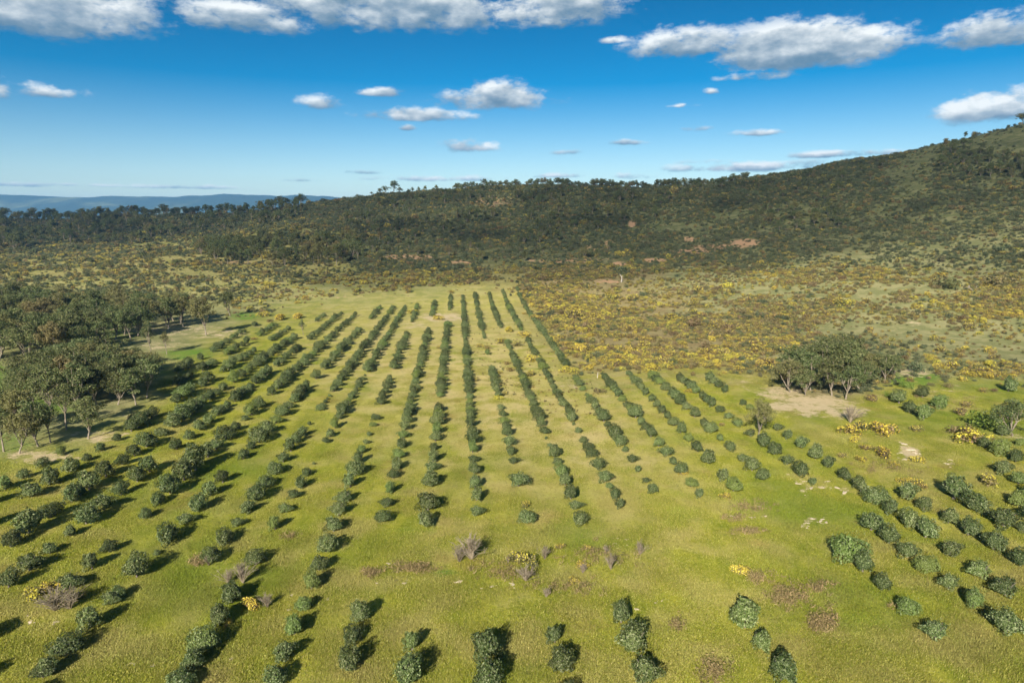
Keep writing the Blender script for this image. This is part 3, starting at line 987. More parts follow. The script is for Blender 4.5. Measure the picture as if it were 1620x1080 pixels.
trace(880, 560, 4.5, """120,495,15 145,540,28 175,605,35 230,650,38 245,695,45 285,775,60 325,860,62 370,935,30 420,995,45 475,1060,45 150,160,28 175,200,32 190,240,28 222,285,18
250,320,35 280,355,38 300,400,45 335,445,45 360,495,30 405,550,60 450,610,48 495,675,28 540,730,48 580,815,30 635,890,30 685,955,42 340,145,22 360,185,32 410,225,38
440,270,38 470,310,35 500,350,38 525,385,32 565,415,52 595,470,42 640,510,38 675,555,45 730,620,48 790,680,55 845,755,40 890,820,48 950,905,50 1030,990,40
528,132,25 565,180,38 600,230,30 640,265,32 680,305,38 710,345,42 765,388,38 795,430,38 830,475,45 890,525,45 945,590,42 1015,650,55 1085,725,65 1195,860,52
1265,925,65 700,145,38 740,190,35 790,225,40 825,265,42 875,320,50 930,368,35 985,415,42 1045,478,42 1100,520,48 1170,590,35 1235,655,42 1325,730,42 1375,785,58
1455,850,55 890,155,42 950,205,35 1005,245,40 1050,285,35 1105,342,40 1165,388,30 1230,432,35 1295,480,40 1370,550,42 1455,605,65 1540,665,62 1110,155,45
1160,205,38 1212,248,32 1320,342,28 1370,375,30 1540,455,32""")
trace(1200, 560, 3.857, """110,440,32 180,485,38 245,535,45 325,600,50 410,655,45 515,730,50 610,790,60 710,850,75 810,925,60 170,640,42 245,700,52 330,772,32 895,835,68 1010,905,55
1200,810,95 1335,900,75 1500,980,90 1495,685,58 1590,755,48 1590,875,65 860,265,45 925,315,52 1005,355,52 1005,232,42 1110,290,50 1530,190,48 1490,470,38 1390,535,48
1495,565,62 1600,530,35 1600,620,45 1680,830,60 1700,700,50 1680,960,70""")
trace(1200, 800, 3.857, """665,90,75 790,175,70 915,262,65 1045,355,65 1180,458,62 920,80,62 1045,130,80 1200,245,72 1375,375,75 1535,480,85 1180,60,58 1300,120,75 1450,215,70
1580,310,75 530,255,100 655,350,65 765,465,62 925,610,60 1115,745,80 1355,560,72 1545,700,95 1615,125,40""")
trace(580, 640, 4.5, """515,15,45 510,60,48 505,110,50 500,170,48 495,225,45 495,295,38 480,365,52 465,430,52 470,520,75 445,690,80 440,810,75 745,25,38 745,85,35 755,125,45
755,180,48 760,235,55 750,305,45 760,380,40 765,455,48 775,540,60 795,635,58 780,750,48 958,15,27 975,60,30 985,105,38 1000,140,38 1005,185,45 1015,260,45 1035,325,38
1050,385,42 1090,520,75 1135,790,60 1265,175,40 1280,235,15 1305,285,22 1340,330,50 1365,395,40 1390,460,60 1415,530,55 1445,620,65 1495,700,52 1515,800,62""")
trace(840, 840, 3.857, "140,630,65 175,780,88 540,500,75 615,650,112 655,850,98 1280,510,105 1375,655,80 1485,830,102")
OLIVES += [(761, 1022, 27), (766, 1068, 28), (880, 1100, 20)]


def place_flat(px, py, rp):
    """crown centre seen at px,py with half width rp -> ground point and crown radius"""
    r = 1.5
    for _ in range(3):
        p = hit(px, py, .8 * r)
        if p is None: return None
        d = math.sqrt(p[0] ** 2 + p[1] ** 2 + CAM_H ** 2)
        dv = ray(px, py)
        r = rp * d / FPX / np.linalg.norm(dv) * 1.0
    return p[0], p[1], p[2], r


olv = []
for (px, py, rp) in OLIVES:
    q = place_flat(px, py, rp)
    if q is None: continue
    olv.append([q[0], q[1], q[2], q[3], px, py, rp])
# rows of the plantation: lateral position across the row direction
RA = math.atan((740 - 810) / FPX)
lat = np.array([o[0] * math.cos(RA) - o[1] * math.sin(RA) for o in olv])
row = np.round((lat + .3) / 6.5).astype(int)
rows = sorted(set(row.tolist()))
along = np.array([o[1] * math.cos(RA) + o[0] * math.sin(RA) for o in olv])
for r_ in rows:
    ids = np.nonzero(row == r_)[0]
    if len(ids) < 6: continue
    fit = np.polyfit(along[ids], lat[ids], 1)
    for i in ids:
        d = .82 * (np.polyval(fit, along[i]) - lat[i])
        if abs(d) < 1.8:
            olv[i][0] += d * math.cos(RA); olv[i][1] -= d * math.sin(RA)
filled, frow = [], []
for r_ in rows:
    ids = sorted(np.nonzero(row == r_)[0].tolist(), key=lambda i: along[i])
    prev = None
    for i in ids:
        o = olv[i]
        if prev is not None:
            q = olv[prev]
            gap = along[i] - along[prev]
            pd = math.hypot(o[4] - q[4], o[5] - q[5])
            if gap < .9 and pd < 6: continue
            if gap > 5.5 and pd < 20 and o[5] < 650:
                k = max(2, int(round(gap / 4.6)))
                for m_ in range(1, k):
                    t = m_ / k + rng.normal(0, .08) / k
                    x, y = q[0] + (o[0] - q[0]) * t, q[1] + (o[1] - q[1]) * t
                    filled.append([x, y, hz(x, y), (q[3] + o[3]) / 2 * rng.uniform(.85, 1.1), q[4] + (o[4] - q[4]) * t, q[5] + (o[5] - q[5]) * t, (q[6] + o[6]) / 2 * .8])
                    frow.append(r_)
        filled.append(o); frow.append(r_)
        prev = i
olv = filled
row = np.array(frow)
for o in olv:
    if o[5] < 650: o[3] = min(o[3], (1.2 + .5 * min(1, max(0, (o[5] - 520) / 110))) * rng.uniform(.72, 1.2))
seen = []
for i, o in enumerate(olv):
    inside = -o[6] < o[4] < 1620 + o[6] and o[5] - o[6] < 1080
    seen.append(o[6] if inside else (0.5 if o[5] < 1300 else 0))
big = set(np.argsort(-np.array(seen))[:300].tolist())
big |= {i for i, v in enumerate(seen) if v == .5}
nth = {}
for r in rows:
    ids = [i for i in range(len(olv)) if row[i] == r]
    ids.sort(key=lambda i: olv[i][1])
    for k, i in enumerate(ids): nth[i] = k


def proto(tup):
    """the three objects of a tree; the first use places them, later uses copy them"""
    e, trunk, crown = tup
    return {'e': e, 't': trunk, 'c': crown, 'used': False}


OLP = [proto(t) for t in OL]
GUMP = [proto(t) for t in GUM]


def plant(P, name, loc, rz, scale, label, cat, group):
    e = bpy.data.objects.new(name, None)
    COL.objects.link(e)
    e.empty_display_size = .5
    e.location = loc; e.rotation_euler = (0, 0, rz); e.scale = scale
    link('trunk', P['t'], e); link('crown', P['c'], e)
    tag(e, label, cat, group)
    return e


rest_p, rest_i, rest_s, rest_y = [], [], [], []
for i, o in enumerate(olv):
    x, y, z, r = o[:4]
    k = int(rng.integers(len(OL)))
    far = min(1, max(0, (700 - o[5]) / 110))
    r = r * (1.02 + .05 * far)
    obl, ly = 0.0, 1.0 + .12 * far
    if o[4] < 480 and 620 < o[5] < 930: r *= 1.12; ly = max(ly, 1.25)
    if i in big:
        size = 'tiny' if r < .75 else 'small' if r < 1.15 else 'large' if r > 1.9 else 'rounded'
        lab = '%s olive tree, %s from the near end of the %s grove row from the left' % (size, ORD[nth[i]], ORD[rows.index(row[i])])
        s = r * rng.uniform(.97, 1.03)
        plant(OLP[k], 'olive_tree', (x, y, z), float(-RA + rng.choice([0, math.pi]) + rng.normal(0, .3 - .2 * far)), (s * rng.uniform(.88, 1.02) * (1 - obl * far), s * max(rng.uniform(.98, 1.14), ly), s * rng.uniform(.85, 1.25) * (1 - .8 * obl * far)), lab, 'olive tree', 'olive trees planted in rows')
    else:
        rest_p.append((x, y, z)); rest_i.append(k); rest_s.append(r * (1.0 - .8 * obl)); rest_y.append(max(ly, 1.05) / (1 - .8 * obl))


def whole(name, P):
    tv, tf_ = me_arrays(P['t']); cv, cf = me_arrays(P['c'])
    return merged(name, [(tv, tf_, P['t'].materials[0]), (cv, cf, P['c'].materials[0])])


olive_src = source_collection('olive_source', [whole('olive_whole', p) for p in OLP])
scatter('far_olive_trees', 'far ends of the olive rows below the hill', rest_p, rest_i, rest_s, olive_src, zscale=rng.uniform(.85, 1.1, len(rest_p)), yscale=rest_y, turn=-RA + rng.normal(0, .08, len(rest_p)))

# ------------------------------------------------------------------ eucalypts
gum_used = []        # x, y, z of every eucalypt, to keep them apart


def gum(px, py, h, kind, label, group=None, wide=1.0, pt=None, zdrop=.15):
    p = pt or hit(px, py)
    if p is None: return
    s = h / 10.0
    gum_used.append(p)
    plant(GUMP[kind], 'eucalyptus_tree', (p[0], p[1], p[2] - zdrop), float(rng.uniform(0, 6.28)), (s * wide, s * wide, s), label, 'eucalyptus', group)


def fill(poly, gap, D0, D1, most=400, avoid=None, seed=1):
    """ground points inside an outline, at least gap metres apart"""
    g = np.random.default_rng(seed)
    us = [p[0] for p in poly]
    x0 = min((u - 810) / FPX for u in us); x1 = max((u - 810) / FPX for u in us)
    n = 6000
    y = np.sqrt(g.uniform(D0 ** 2, D1 ** 2, n))
    x = y * g.uniform(x0 * 1.03 - .02, x1 * 1.03 + .02, n)
    z = height(x, y)
    a, b = project(x, y, z)
    ok = np.nonzero(inpoly(a, b, poly))[0]
    if D1 > 650:      # clumps and openings on the hill
        ok = ok[g.random(len(ok)) < np.clip(2.6 * lf(x[ok], y[ok], 29, 1.) - .75, .04, 1)]
    out = []
    for i in ok:
        if all((x[i] - q[0]) ** 2 + (y[i] - q[1]) ** 2 > gap * gap for q in out) and all((x[i] - q[0]) ** 2 + (y[i] - q[1]) ** 2 > gap * gap * .5 for q in gum_used):
            out.append((float(x[i]), float(y[i]), float(z[i])))
            if len(out) >= most: break
    return out


WG = 'eucalypts of the wood beside the grove'
for px, py, h, k, w, lab in [
    (140, 694, 8.8, 0, 1.0, 'pale-trunked eucalyptus standing alone in front of the wood edge'),
    (105, 680, 9.6, 2, .9, 'slender eucalyptus just behind the lone pale-trunked one at the wood edge'),
    (60, 706, 9.0, 0, 1.0, 'russet-topped eucalyptus at the near corner of the wood'),
    (80, 700, 8.0, 2, .8, 'thin dark-stemmed eucalyptus beside the russet-topped corner tree'),
    (31, 717, 7.6, 1, 1.0, 'low spreading eucalyptus at the near corner of the wood'),
    (6, 714, 8.4, 2, 1.0, 'eucalyptus cut by the picture edge at the near corner of the wood'),
    (42, 690, 9.5, 1, 1.0, 'full-crowned eucalyptus behind the near corner trees'),
    (14, 684, 9.5, 0, 1.0, 'eucalyptus second in from the picture edge behind the corner trees'),
    (326, 530, 14.0, 3, .85, 'tall white-trunked eucalyptus on bare ground beyond the wood'),
    (290, 517, 12.5, 1, .9, 'leaning pale eucalyptus beside the tall white-trunked one'),
    (364, 500, 11.0, 1, .9, 'shady eucalyptus behind the tall white-trunked one'),
    (240, 564, 11.5, 4, .55, 'thin bare-stemmed eucalyptus between the two halves of the wood'),
    (264, 560, 7.4, 4, .75, 'young pale eucalyptus sapling on the track past the wood'),
    (480, 530, 6.0, 4, .75, 'small grey eucalyptus standing within the olive rows'),
    (1200, 690, 8.0, 5, .74, 'lone brown-topped eucalyptus at the end of an olive row'),
    (1602, 690, 7.8, 5, 1.15, 'round dark eucalyptus at the picture edge above the olives'),
]:
    gum(px, py, h, k, lab, WG if px < 400 and 'wood' in lab else None, w)
CL = [(1250, 620, 10, 2), (1274, 625, 8, 5), (1282, 617, 11.5, 0), (1316, 626, 11, 1), (1338, 631, 9.5, 3), (1303, 606, 13, 3), (1262, 604, 11, 1), (1335, 606, 13.5, 0),
      (1360, 618, 9.5, 5), (1376, 604, 9, 1), (1400, 606, 9, 3), (1322, 590, 13.5, 5), (1352, 592, 12, 1), (1290, 592, 12, 3), (1415, 598, 7.5, 1), (1240, 612, 7.5, 5)]
for rank, (px, py, h, k) in enumerate(sorted(CL)):
    gum(px, py, h * .86, 5 if k == 2 else k, '%s eucalyptus from the left in the clump above the sandy patch' % ORD[rank], 'eucalypts of the clump by the sandy patch', 1.12)

UW = [(-90, 500), (0, 492), (60, 486), (150, 490), (215, 500), (290, 508), (296, 516), (262, 524), (200, 540), (150, 560), (60, 575), (-90, 580)]
LW = [(40, 605), (110, 585), (200, 588), (240, 606), (238, 640), (200, 650), (160, 646), (110, 652), (40, 645)]
def spot(p):
    """where in its stand a tree grows, as one sees it"""
    a, b = project(*p)
    return a, b


def zone(v, cuts, names):
    return names[sum(v > c for c in cuts)]


for p in fill(LW, 3.9, 120, 190, 48, seed=3):
    a, b = spot(p)
    lab = 'leafy eucalyptus in the near half of the wood, %s, %s' % (zone(b, (610, 632), ('back row', 'middle row', 'front row')), zone(a, (90, 140, 190), ('by the paddock', 'left of centre', 'right of centre', 'by the olives')))
    gum(0, 0, rng.uniform(8.0, 11), int(rng.choice([0, 3, 5, 5])), lab, WG, 1.1, p)
for p in fill(UW, 5.2, 175, 320, 120, seed=4):
    a, b = spot(p)
    lab = 'eucalyptus in the far half of the wood, %s, %s' % (zone(b, (505, 520, 540), ('rearmost row', 'second row back', 'third row back', 'front row')), zone(a, (20, 80, 140, 200), ('at the picture edge', 'left part', 'middle part', 'right part', 'nearest the bare track')))
    gum(0, 0, rng.uniform(9.0, 13.0), int(rng.choice([0, 1, 3, 5])), lab, WG, 1.08, p)
gum_src = source_collection('gum_source', [whole('gum_whole', p) for p in GUMP])

# the skyline of the hill, traced along the crest
SKY_G = 'eucalypts along the hill crest'
crest_px = sorted(prof)
crest_D = [prof[k][-1][1] for k in crest_px]


def crest(px, back=0.0):
    D = float(np.interp(px, crest_px, crest_D)) + back
    # walk to the point that stands highest in the view
    best = None
    for dd in np.arange(-120, 130, 10):
        d = ray(px, 300); x = d[0] / d[1] * (D + dd); z = hz(x, D + dd)
        e = (z - CAM_H) / (D + dd)
        if best is None or e > best[0]: best = (e, x, D + dd, z)
    return best[1:]


for px, h, k, w, lab in [(565, 7, 5, 1, 'small lone eucalyptus at the low end of the crest'), (588, 6, 2, 1, 'tiny eucalyptus left of the crest clump'), (600, 9, 1, 1, 'first tree of the crest clump'),
                         (610, 11, 3, 1, 'dark tree inside the crest clump'), (622, 17, 1, .9, 'tallest tree of the crest clump'), (632, 9, 5, 1, 'last tree of the crest clump'),
                         (652, 8, 5, .7, 'first of the four small trees in a line on the crest'), (662, 7.5, 5, .7, 'second of the four small trees in a line on the crest'),
                         (673, 8, 5, .7, 'third of the four small trees in a line on the crest'), (690, 8, 5, .7, 'fourth of the four small trees in a line on the crest'),
                         (1517, 6.5, 0, 1.0, 'lone small tree on the bare skyline of the grassy hill'), (1604, 10, 3, 1.5, 'broad dark tree on top of the grassy hill'), (1618, 11, 5, 1.5, 'second dark tree on top of the grassy hill'),
                         (1147, 8, 5, .8, 'small round tree where the crest begins to rise')]:
    gum(0, 0, h, k, lab, SKY_G, w, crest(px))
nth_crest = 0
for px in np.arange(722, 1180, 5.5):
    if rng.random() < .85:
        nth_crest += 1
        gum(0, 0, rng.uniform(6.5, 11.5), int(rng.choice([3, 5, 5])), '%s eucalyptus from the left in the dense tree line on the hill crest' % ORD[nth_crest - 1], SKY_G, rng.uniform(1.0, 1.3), crest(px + rng.uniform(-3, 3), rng.uniform(-15, 5)), rng.uniform(.6, 1.6))
for nth_rise, px in enumerate(np.arange(-30, 480, 11.0)):
    p = crest(px, rng.uniform(-40, 0))
    gum(0, 0, rng.uniform(9, 18), int(rng.choice([0, 1, 3, 5])), '%s dark eucalyptus from the left along the low rise before the distant range' % ORD[nth_rise], 'eucalypts on the low rise', rng.uniform(.95, 1.2), p)
gum_n = len(gum_used)

HILL = [
    ([(-60, 336), (480, 328), (470, 352), (330, 366), (200, 388), (-60, 402)], 10.0, 600, 1060, 300, (8, 14)),
    ([(310, 392), (430, 385), (560, 384), (572, 418), (430, 424), (310, 414)], 7.5, 380, 640, 110, (8, 12)),
    ([(540, 335), (640, 312), (720, 302), (1000, 298), (1150, 292), (1160, 345), (1050, 390), (900, 392), (750, 384), (560, 386)], 11.0, 420, 860, 240, (4.5, 9)),
    ([(1190, 335), (1330, 330), (1330, 362), (1200, 368)], 9.0, 380, 600, 40, (5, 8)),
    ([(1470, 238), (1540, 232), (1640, 262), (1640, 286), (1560, 282), (1480, 272)], 7.0, 330, 640, 60, (5, 8)),
    ([(1150, 300), (1400, 262), (1400, 300), (1180, 340)], 14.0, 400, 720, 60, (4, 7)),
    ([(560, 386), (900, 394), (1100, 395), (1000, 415), (560, 420)], 22.0, 350, 560, 40, (5, 8)),
    ([(0, 405), (300, 392), (300, 440), (0, 470)], 26.0, 350, 700, 18, (4, 7)),
]
hp, hi_, hs_ = [], [], []
for j, (poly, gap, D0, D1, most, hh) in enumerate(HILL):
    for p in fill(poly, gap, D0, D1, most, seed=20 + j):
        hgt = rng.uniform(*hh)
        hp.append((p[0], p[1], p[2] - .2)); hs_.append(hgt / 10 * 1.08); hi_.append(int(rng.choice([0, 1, 3, 5])))
# the ones that show largest are trees of their own
sizes = np.array([hs_[i] / math.hypot(hp[i][0], hp[i][1]) for i in range(len(hp))])
own = set(np.argsort(-sizes)[:max(0, 298 - gum_n)].tolist())
for i in own:
    a, b = project(*hp[i])
    where = ('in the dark clump below the low wooded rise' if 300 < a < 580 and b > 378 else 'dotted along the foot of the hill' if b > 386 else
             'in the thicket high on the grassy hill' if a > 1440 else 'on the slope of the rising hill' if a > 1120 else 'on the shaded middle of the hill')
    gum(0, 0, hs_[i] * 10, hi_[i], 'dark eucalyptus ' + where, 'eucalypts ' + where, 1.05, hp[i], 0)
sel = [i for i in range(len(hp)) if i not in own]
scatter('hillside_woodland', 'dark eucalyptus woodland covering the shaded hill', [hp[i] for i in sel], [hi_[i] for i in sel], [hs_[i] for i in sel], gum_src)


# ------------------------------------------------------------------ gorse and scrub
def gorse_whole(k):
    fo, fw = GO[k]
    return merged('scrub', [(fo[0], fo[1], M_GORSE)] + ([(fw[0], fw[1], M_FLOWER)] if fw else []))


scrub_src = source_collection('scrub_source', [gorse_whole(k) for k in range(len(GO))] + [mesh_np('green_scrub', GO[k][0][0], GO[k][0][1], M_SCRUB) for k in (0, 1, 2)])


def gorse_bush(pt, r, k, label, group, zs=1.0):
    e = bpy.data.objects.new('gorse_bush', None)
    COL.objects.link(e)
    e.location = pt; e.rotation_euler = (0, 0, float(rng.uniform(0, 6.28))); e.scale = (r, r, r * zs)
    link('foliage', GO_FO[k], e)
    if GO_FW[k]: tag(link('flowers', GO_FW[k], e), kind='stuff')
    tag(e, label, 'gorse bush', group)


n_own = 0
TR = """395,952,13,5,bright yellow gorse beside two joined olives near the grey dead twigs|363,983,7,5,small yellow gorse tuft at the foot of a large olive|55,938,14,3,low yellow gorse spray between olives|78,930,12,3,low yellow gorse spray behind the dead thicket
128,943,7,3,yellow gorse tuft on the dead thicket|830,799,10,2,pale gorse touching a lone round olive|826,884,18,2,tall browning gorse in the middle of the clearing|842,892,12,1,brown gorse leaning on the tall browning one|887,865,8,2,small gorse between grey dead shrubs
931,867,8,2,low gorse in the dry tangle of the clearing|920,893,9,3,yellow-tipped gorse over a grey tangle|908,918,8,3,small yellow gorse nearest the front olives|942,852,6,1,tiny brown gorse at the top of the clearing|1177,903,12,5,lone yellow gorse on open grass|785,629,7,5,bright yellow gorse at the foot of a row of olives
690,503,8,5,yellow gorse by the bare patch among the rows|651,493,7,3,gorse between two far olives|805,522,9,5,big yellow gorse crossing the far rows|830,529,9,3,gorse at the upper break in the rows|792,540,9,2,brownish gorse across a row break|770,549,8,1,dark gorse at the end of a broken row
818,544,10,1,grey-brown gorse in the row break|843,567,11,3,yellow gorse inside an olive row|802,574,7,1,round brown gorse between rows|789,589,5,3,small gorse beside an olive row|807,584,8,1,brown gorse mound between rows|840,591,9,2,gorse strung between two olive rows|753,600,7,1,russet gorse pressed against an olive
799,622,6,1,brown gorse behind the bright yellow one|895,584,9,5,yellow gorse at the corner of the gorse field|758,547,6,2,little gorse by the row break|695,549,6,1,dull gorse next to an olive row|934,581,8,5,tall yellow gorse beside the white post|949,596,5,5,small yellow gorse at the top of an olive row
893,586,8,3,low gorse at the tip of the gorse field|1034,582,11,5,broad yellow gorse behind an olive|1090,618,6,3,gorse between two far olives of the short rows|1118,629,6,3,gorse tucked against an olive in the short rows|1085,747,7,5,yellow gorse growing into an olive|1148,784,8,3,lone orange gorse past the last olive of a row
1142,671,6,1,red-brown gorse in an olive row|1135,574,9,5,bright gorse at the lower edge of the gorse field|947,617,10,0,flat dead-looking gorse between rows|1396,679,17,3,broad yellow gorse on the open pasture|1344,680,13,3,yellow gorse below the sandy patch|1350,696,9,5,brightest small gorse below the sandy patch
1363,674,13,1,brown gorse joined to the yellow one below the sandy patch|1398,717,14,2,stretched gorse above the pale scrape|1371,709,9,2,small gorse above the pale scrape|1362,726,8,3,dull yellow gorse on the pasture|1414,734,7,3,low gorse near the pale scrape|1457,728,9,5,yellow gorse touching the pale scrape
1537,692,19,3,large yellow gorse beside olives at the pasture end|1524,684,15,0,dark green shrub behind the large yellow gorse|1563,762,14,2,long low gorse between olives|1433,761,9,3,yellow gorse above an olive|1447,763,9,2,gorse beside the yellow one above an olive|1450,678,10,1,brown gorse on the pasture
1332,720,8,1,brown low gorse near the olive row|1460,768,8,1,brown gorse above a large olive|1560,594,9,3,gorse mound by the track|1527,591,7,3,small gorse by the track|1379,630,11,4,grey-green shrub in front of the eucalyptus clump|1521,652,11,4,grey bush left of the round eucalyptus
1529,640,9,1,brown bush above the grey one|441,503,10,5,orange gorse at the far end of a row|469,501,9,5,second orange gorse at the far row ends|418,497,9,3,first orange gorse at the far row ends|438,561,5,3,gorse tuft inside a left row|1505,449,18,0,green shrub beside the pale timber|1572,446,17,0,dark shrub right of the pale timber""".replace(chr(10), '|').split('|')
for t in TR:
    px, py, rp, k, lab = t.split(',', 4)
    px, py, rp, k = float(px), float(py), float(rp), int(k)
    p = hit(px, py + rp * .35)
    r = rp * math.sqrt(p[0] ** 2 + p[1] ** 2 + 1600) / FPX * 1.0
    gorse_bush(p, r, k, lab, 'gorse bushes', .8)
    n_own += 1
# a bright green broom by the round eucalyptus
bs = mesh_np('broom_foliage', GO[5][0][0], GO[5][0][1], M_BROOM)
for px, py, rp, lab in [(1552, 672, 22, 'bright green shrub beside the large yellow gorse'), (1429, 608, 9, 'bright green bush behind the clump olives'), (1405, 624, 8, 'small green bush next to the clump olives')]:
    p = hit(px, py + 5)
    o = link('green_shrub', bs, None, p)
    r = rp * math.hypot(p[1], 40) / FPX * 1.2
    o.scale = (r, r, r)
    tag(o, lab, 'shrub')

# everything else on the rough ground
nC = 330000
cy = np.sqrt(rng.uniform(150 ** 2, 1000 ** 2, nC))
cxx = cy * rng.uniform(-.80, .80, nC)
nD = 60000
yD = np.sqrt(rng.uniform(150 ** 2, 420 ** 2, nD)); xD = yD * rng.uniform(-.1, .86, nD)
cy = np.concatenate([cy, yD]); cxx = np.concatenate([cxx, xD]); nC += nD
extra = np.arange(nC) >= nC - nD
cz = height(cxx, cy)
qx, qy = project(cxx, cy, cz)
wild = np.where(rng.random(nC) < .22, 3.2, 1.0)
jx_ = rng.normal(0, 11, nC) * wild; jy_ = rng.normal(0, 4.5, nC) * wild


g_in = inpoly(qx + jx_, qy + jy_, GORSE) | inpoly(qx + jx_, qy + jy_, STRIP)
l_in = inpoly(qx + jx_ * 2, qy + jy_ * 2, LEFTYEL)
gr_in = inpoly(qx + jx_ * .3, qy + jy_ * .7 + 3, GROVE) | inpoly(qx + jx_ * .6, qy + jy_, RIGHTGREEN)
wood = inpoly(qx, qy, [(-100, 600), (-100, 505), (150, 500), (400, 485), (420, 510), (250, 590), (240, 650), (0, 725), (-100, 720)])
hillz = (~g_in) & (~gr_in) & (~wood) & (qy < 640)
grassy = inpoly(qx + jx_, qy + jy_ * .6, [(1385, 275), (1430, 238), (1540, 210), (1640, 185), (1900, 140), (1900, 236), (1640, 244), (1500, 240), (1470, 262), (1470, 300), (1420, 305)])
pr = np.zeros(nC)
clump = lf(cxx, cy, 13) * .6 + lf(cxx, cy, 5.1, 2.) * .4
opn = lf(cxx, cy, 24, 3.) - .0007 * np.clip(qx - 1050, 0, 400)
pr[g_in] = (np.clip(1.7 * clump - .30, .05, 1) * np.clip(.20 + 1.15 * opn, .16, .8))[g_in]
pr[hillz] = np.clip(-.02 + 1.35 * (lf(cxx, cy, 37, 2.) * .45 + lf(cxx, cy, 11, .5) * .55), .10, .9)[hillz]
pr[l_in & hillz] = np.clip(1.3 * clump - .35, .05, .42)[l_in & hillz]
pr[grassy] = .02
pr[gr_in] = 0
pr[extra & ~g_in] = 0
# thin out with distance: far bushes stand for larger thickets
pr *= np.clip(1.15 - (cy - 350) / 1400, .5, 1)
inview = (qx > -60) & (qx < 1680) & (qy > 180) & (qy < 700)
keep = inview & (rng.random(nC) < pr)
bare_here = np.zeros(nC)
for (bx, by, hw, hh, k) in BARE:
    bare_here = np.maximum(bare_here, k * (((qx - bx) / hw) ** 2 + ((qy - by) / hh) ** 2 < 1.0))
keep &= rng.random(nC) > bare_here * .9
idx = np.nonzero(keep)[0]
yel = lf(cxx, cy, 31, 1.) * .6 + lf(cxx, cy, 9, 4.) * .4
near_edge = np.clip((qy - 425) / 90, 0, 1)
vi = np.zeros(len(idx), int)
for j, i in enumerate(idx):
    if g_in[i]:
        f = .22 + 1.5 * (yel[i] - .50) + .12 * near_edge[i]
        f = max(.03, f + .16 * (qx[i] < 1010))
        w = [.34, .34, .55 * f, .26 * f, .26, .10 * f, .06, .06, .0]
    elif l_in[i]:
        w = [.2, .2, .20 * yel[i], .10 * yel[i], .2, .0, .3, .3, .3]
    else:
        f = max(.0, min(1, (qy[i] - 330) / 110)) * yel[i]
        w = [.12, .08, .07 * f, .03 * f, .12, 0, .5, .5, .5]
    w = np.array(w); w /= w.sum()
    vi[j] = rng.choice(9, p=w)
scl = rng.lognormal(-.05, .42, len(idx)) * np.where(g_in[idx], .88, .92) * np.clip(.9 + (cy[idx] - 350) / 900, .85, 1.6)
pp = np.stack([cxx[idx], cy[idx], cz[idx] - .05], 1)
sz = scl / np.hypot(pp[:, 0], pp[:, 1]) * ((qx[idx] > 10) & (qx[idx] < 1610))
sz[vi > 5] = 0
own = set(np.argsort(-sz)[:300 - n_own].tolist())
VN = ['flowerless olive-brown', 'sparsely flowering brown', 'half-flowering', 'yellow-flowering', 'dull grey-green', 'densely yellow']
for j in own:
    a, b = qx[idx[j]], qy[idx[j]]
    where = ('in the gorse field beside the long olive rows' if a < 1010 and b > 440 else 'in the gorse field above the short olive rows' if a < 1210 and b > 440 else
             'around the eucalyptus clump and sandy patch' if a < 1450 else 'in the gorse field below the grassy hill')
    if a < 800: where = 'on the rough strip at the far row ends'
    gorse_bush(tuple(pp[j]), float(scl[j]), int(vi[j]), VN[vi[j]] + ' gorse bush ' + where, VN[vi[j]] + ' gorse bushes ' + where, float(rng.uniform(.8, 1.15)))
sel = [j for j in range(len(idx)) if j not in own]
scatter('gorse_scrub', 'gorse and low scrub covering the field and the hillside', pp[sel], vi[sel], scl[sel], scrub_src)

# scrub that strays into the grove: brown seedlings between the rows by the gorse field
nS = 3000
sx_ = rng.uniform(720, 1010, nS); sy_ = rng.uniform(500, 660, nS)
ok = inpoly(sx_, sy_, [(740, 520), (860, 500), (960, 640), (900, 680), (840, 640), (760, 600)]) & (rng.random(nS) < .25)
sp = [hit(a, b) for a, b in zip(sx_[ok], sy_[ok])]
sp = [p for p in sp if p]
scatter('gorse_seedlings', 'tiny brown gorse seedlings strewn between the rows', sp, rng.choice([0, 1, 4, 4], len(sp)), rng.uniform(.12, .4, len(sp)), scrub_src)


# ------------------------------------------------------------------ dead shrubs, weeds, stones, timber
def make_dead(k):
    g = np.random.default_rng(900 + k)
    parts = []
    for b in range(46):
        a = g.uniform(0, 6.28); sp_ = abs(g.normal(0, .38)); h = g.uniform(.6, 1.15)
        tip = np.array([math.cos(a) * sp_, math.sin(a) * sp_, h])
        mid = tip * np.array([.35, .35, .5]) + g.normal(0, .03, 3)
        parts.append(tube([(0, 0, -.03), mid, tip], [.016, .013, .005], 3))
        for q in range(4):
            s0 = mid + (tip - mid) * g.uniform(.1, .8)
            parts.append(tube([s0, s0 + np.array([g.normal(0, .13), g.normal(0, .13), g.uniform(.08, .3)])], [.010, .004], 3))
    v, f = join(parts)
    return mesh_np('dead_twigs', v, f, M_DEAD)


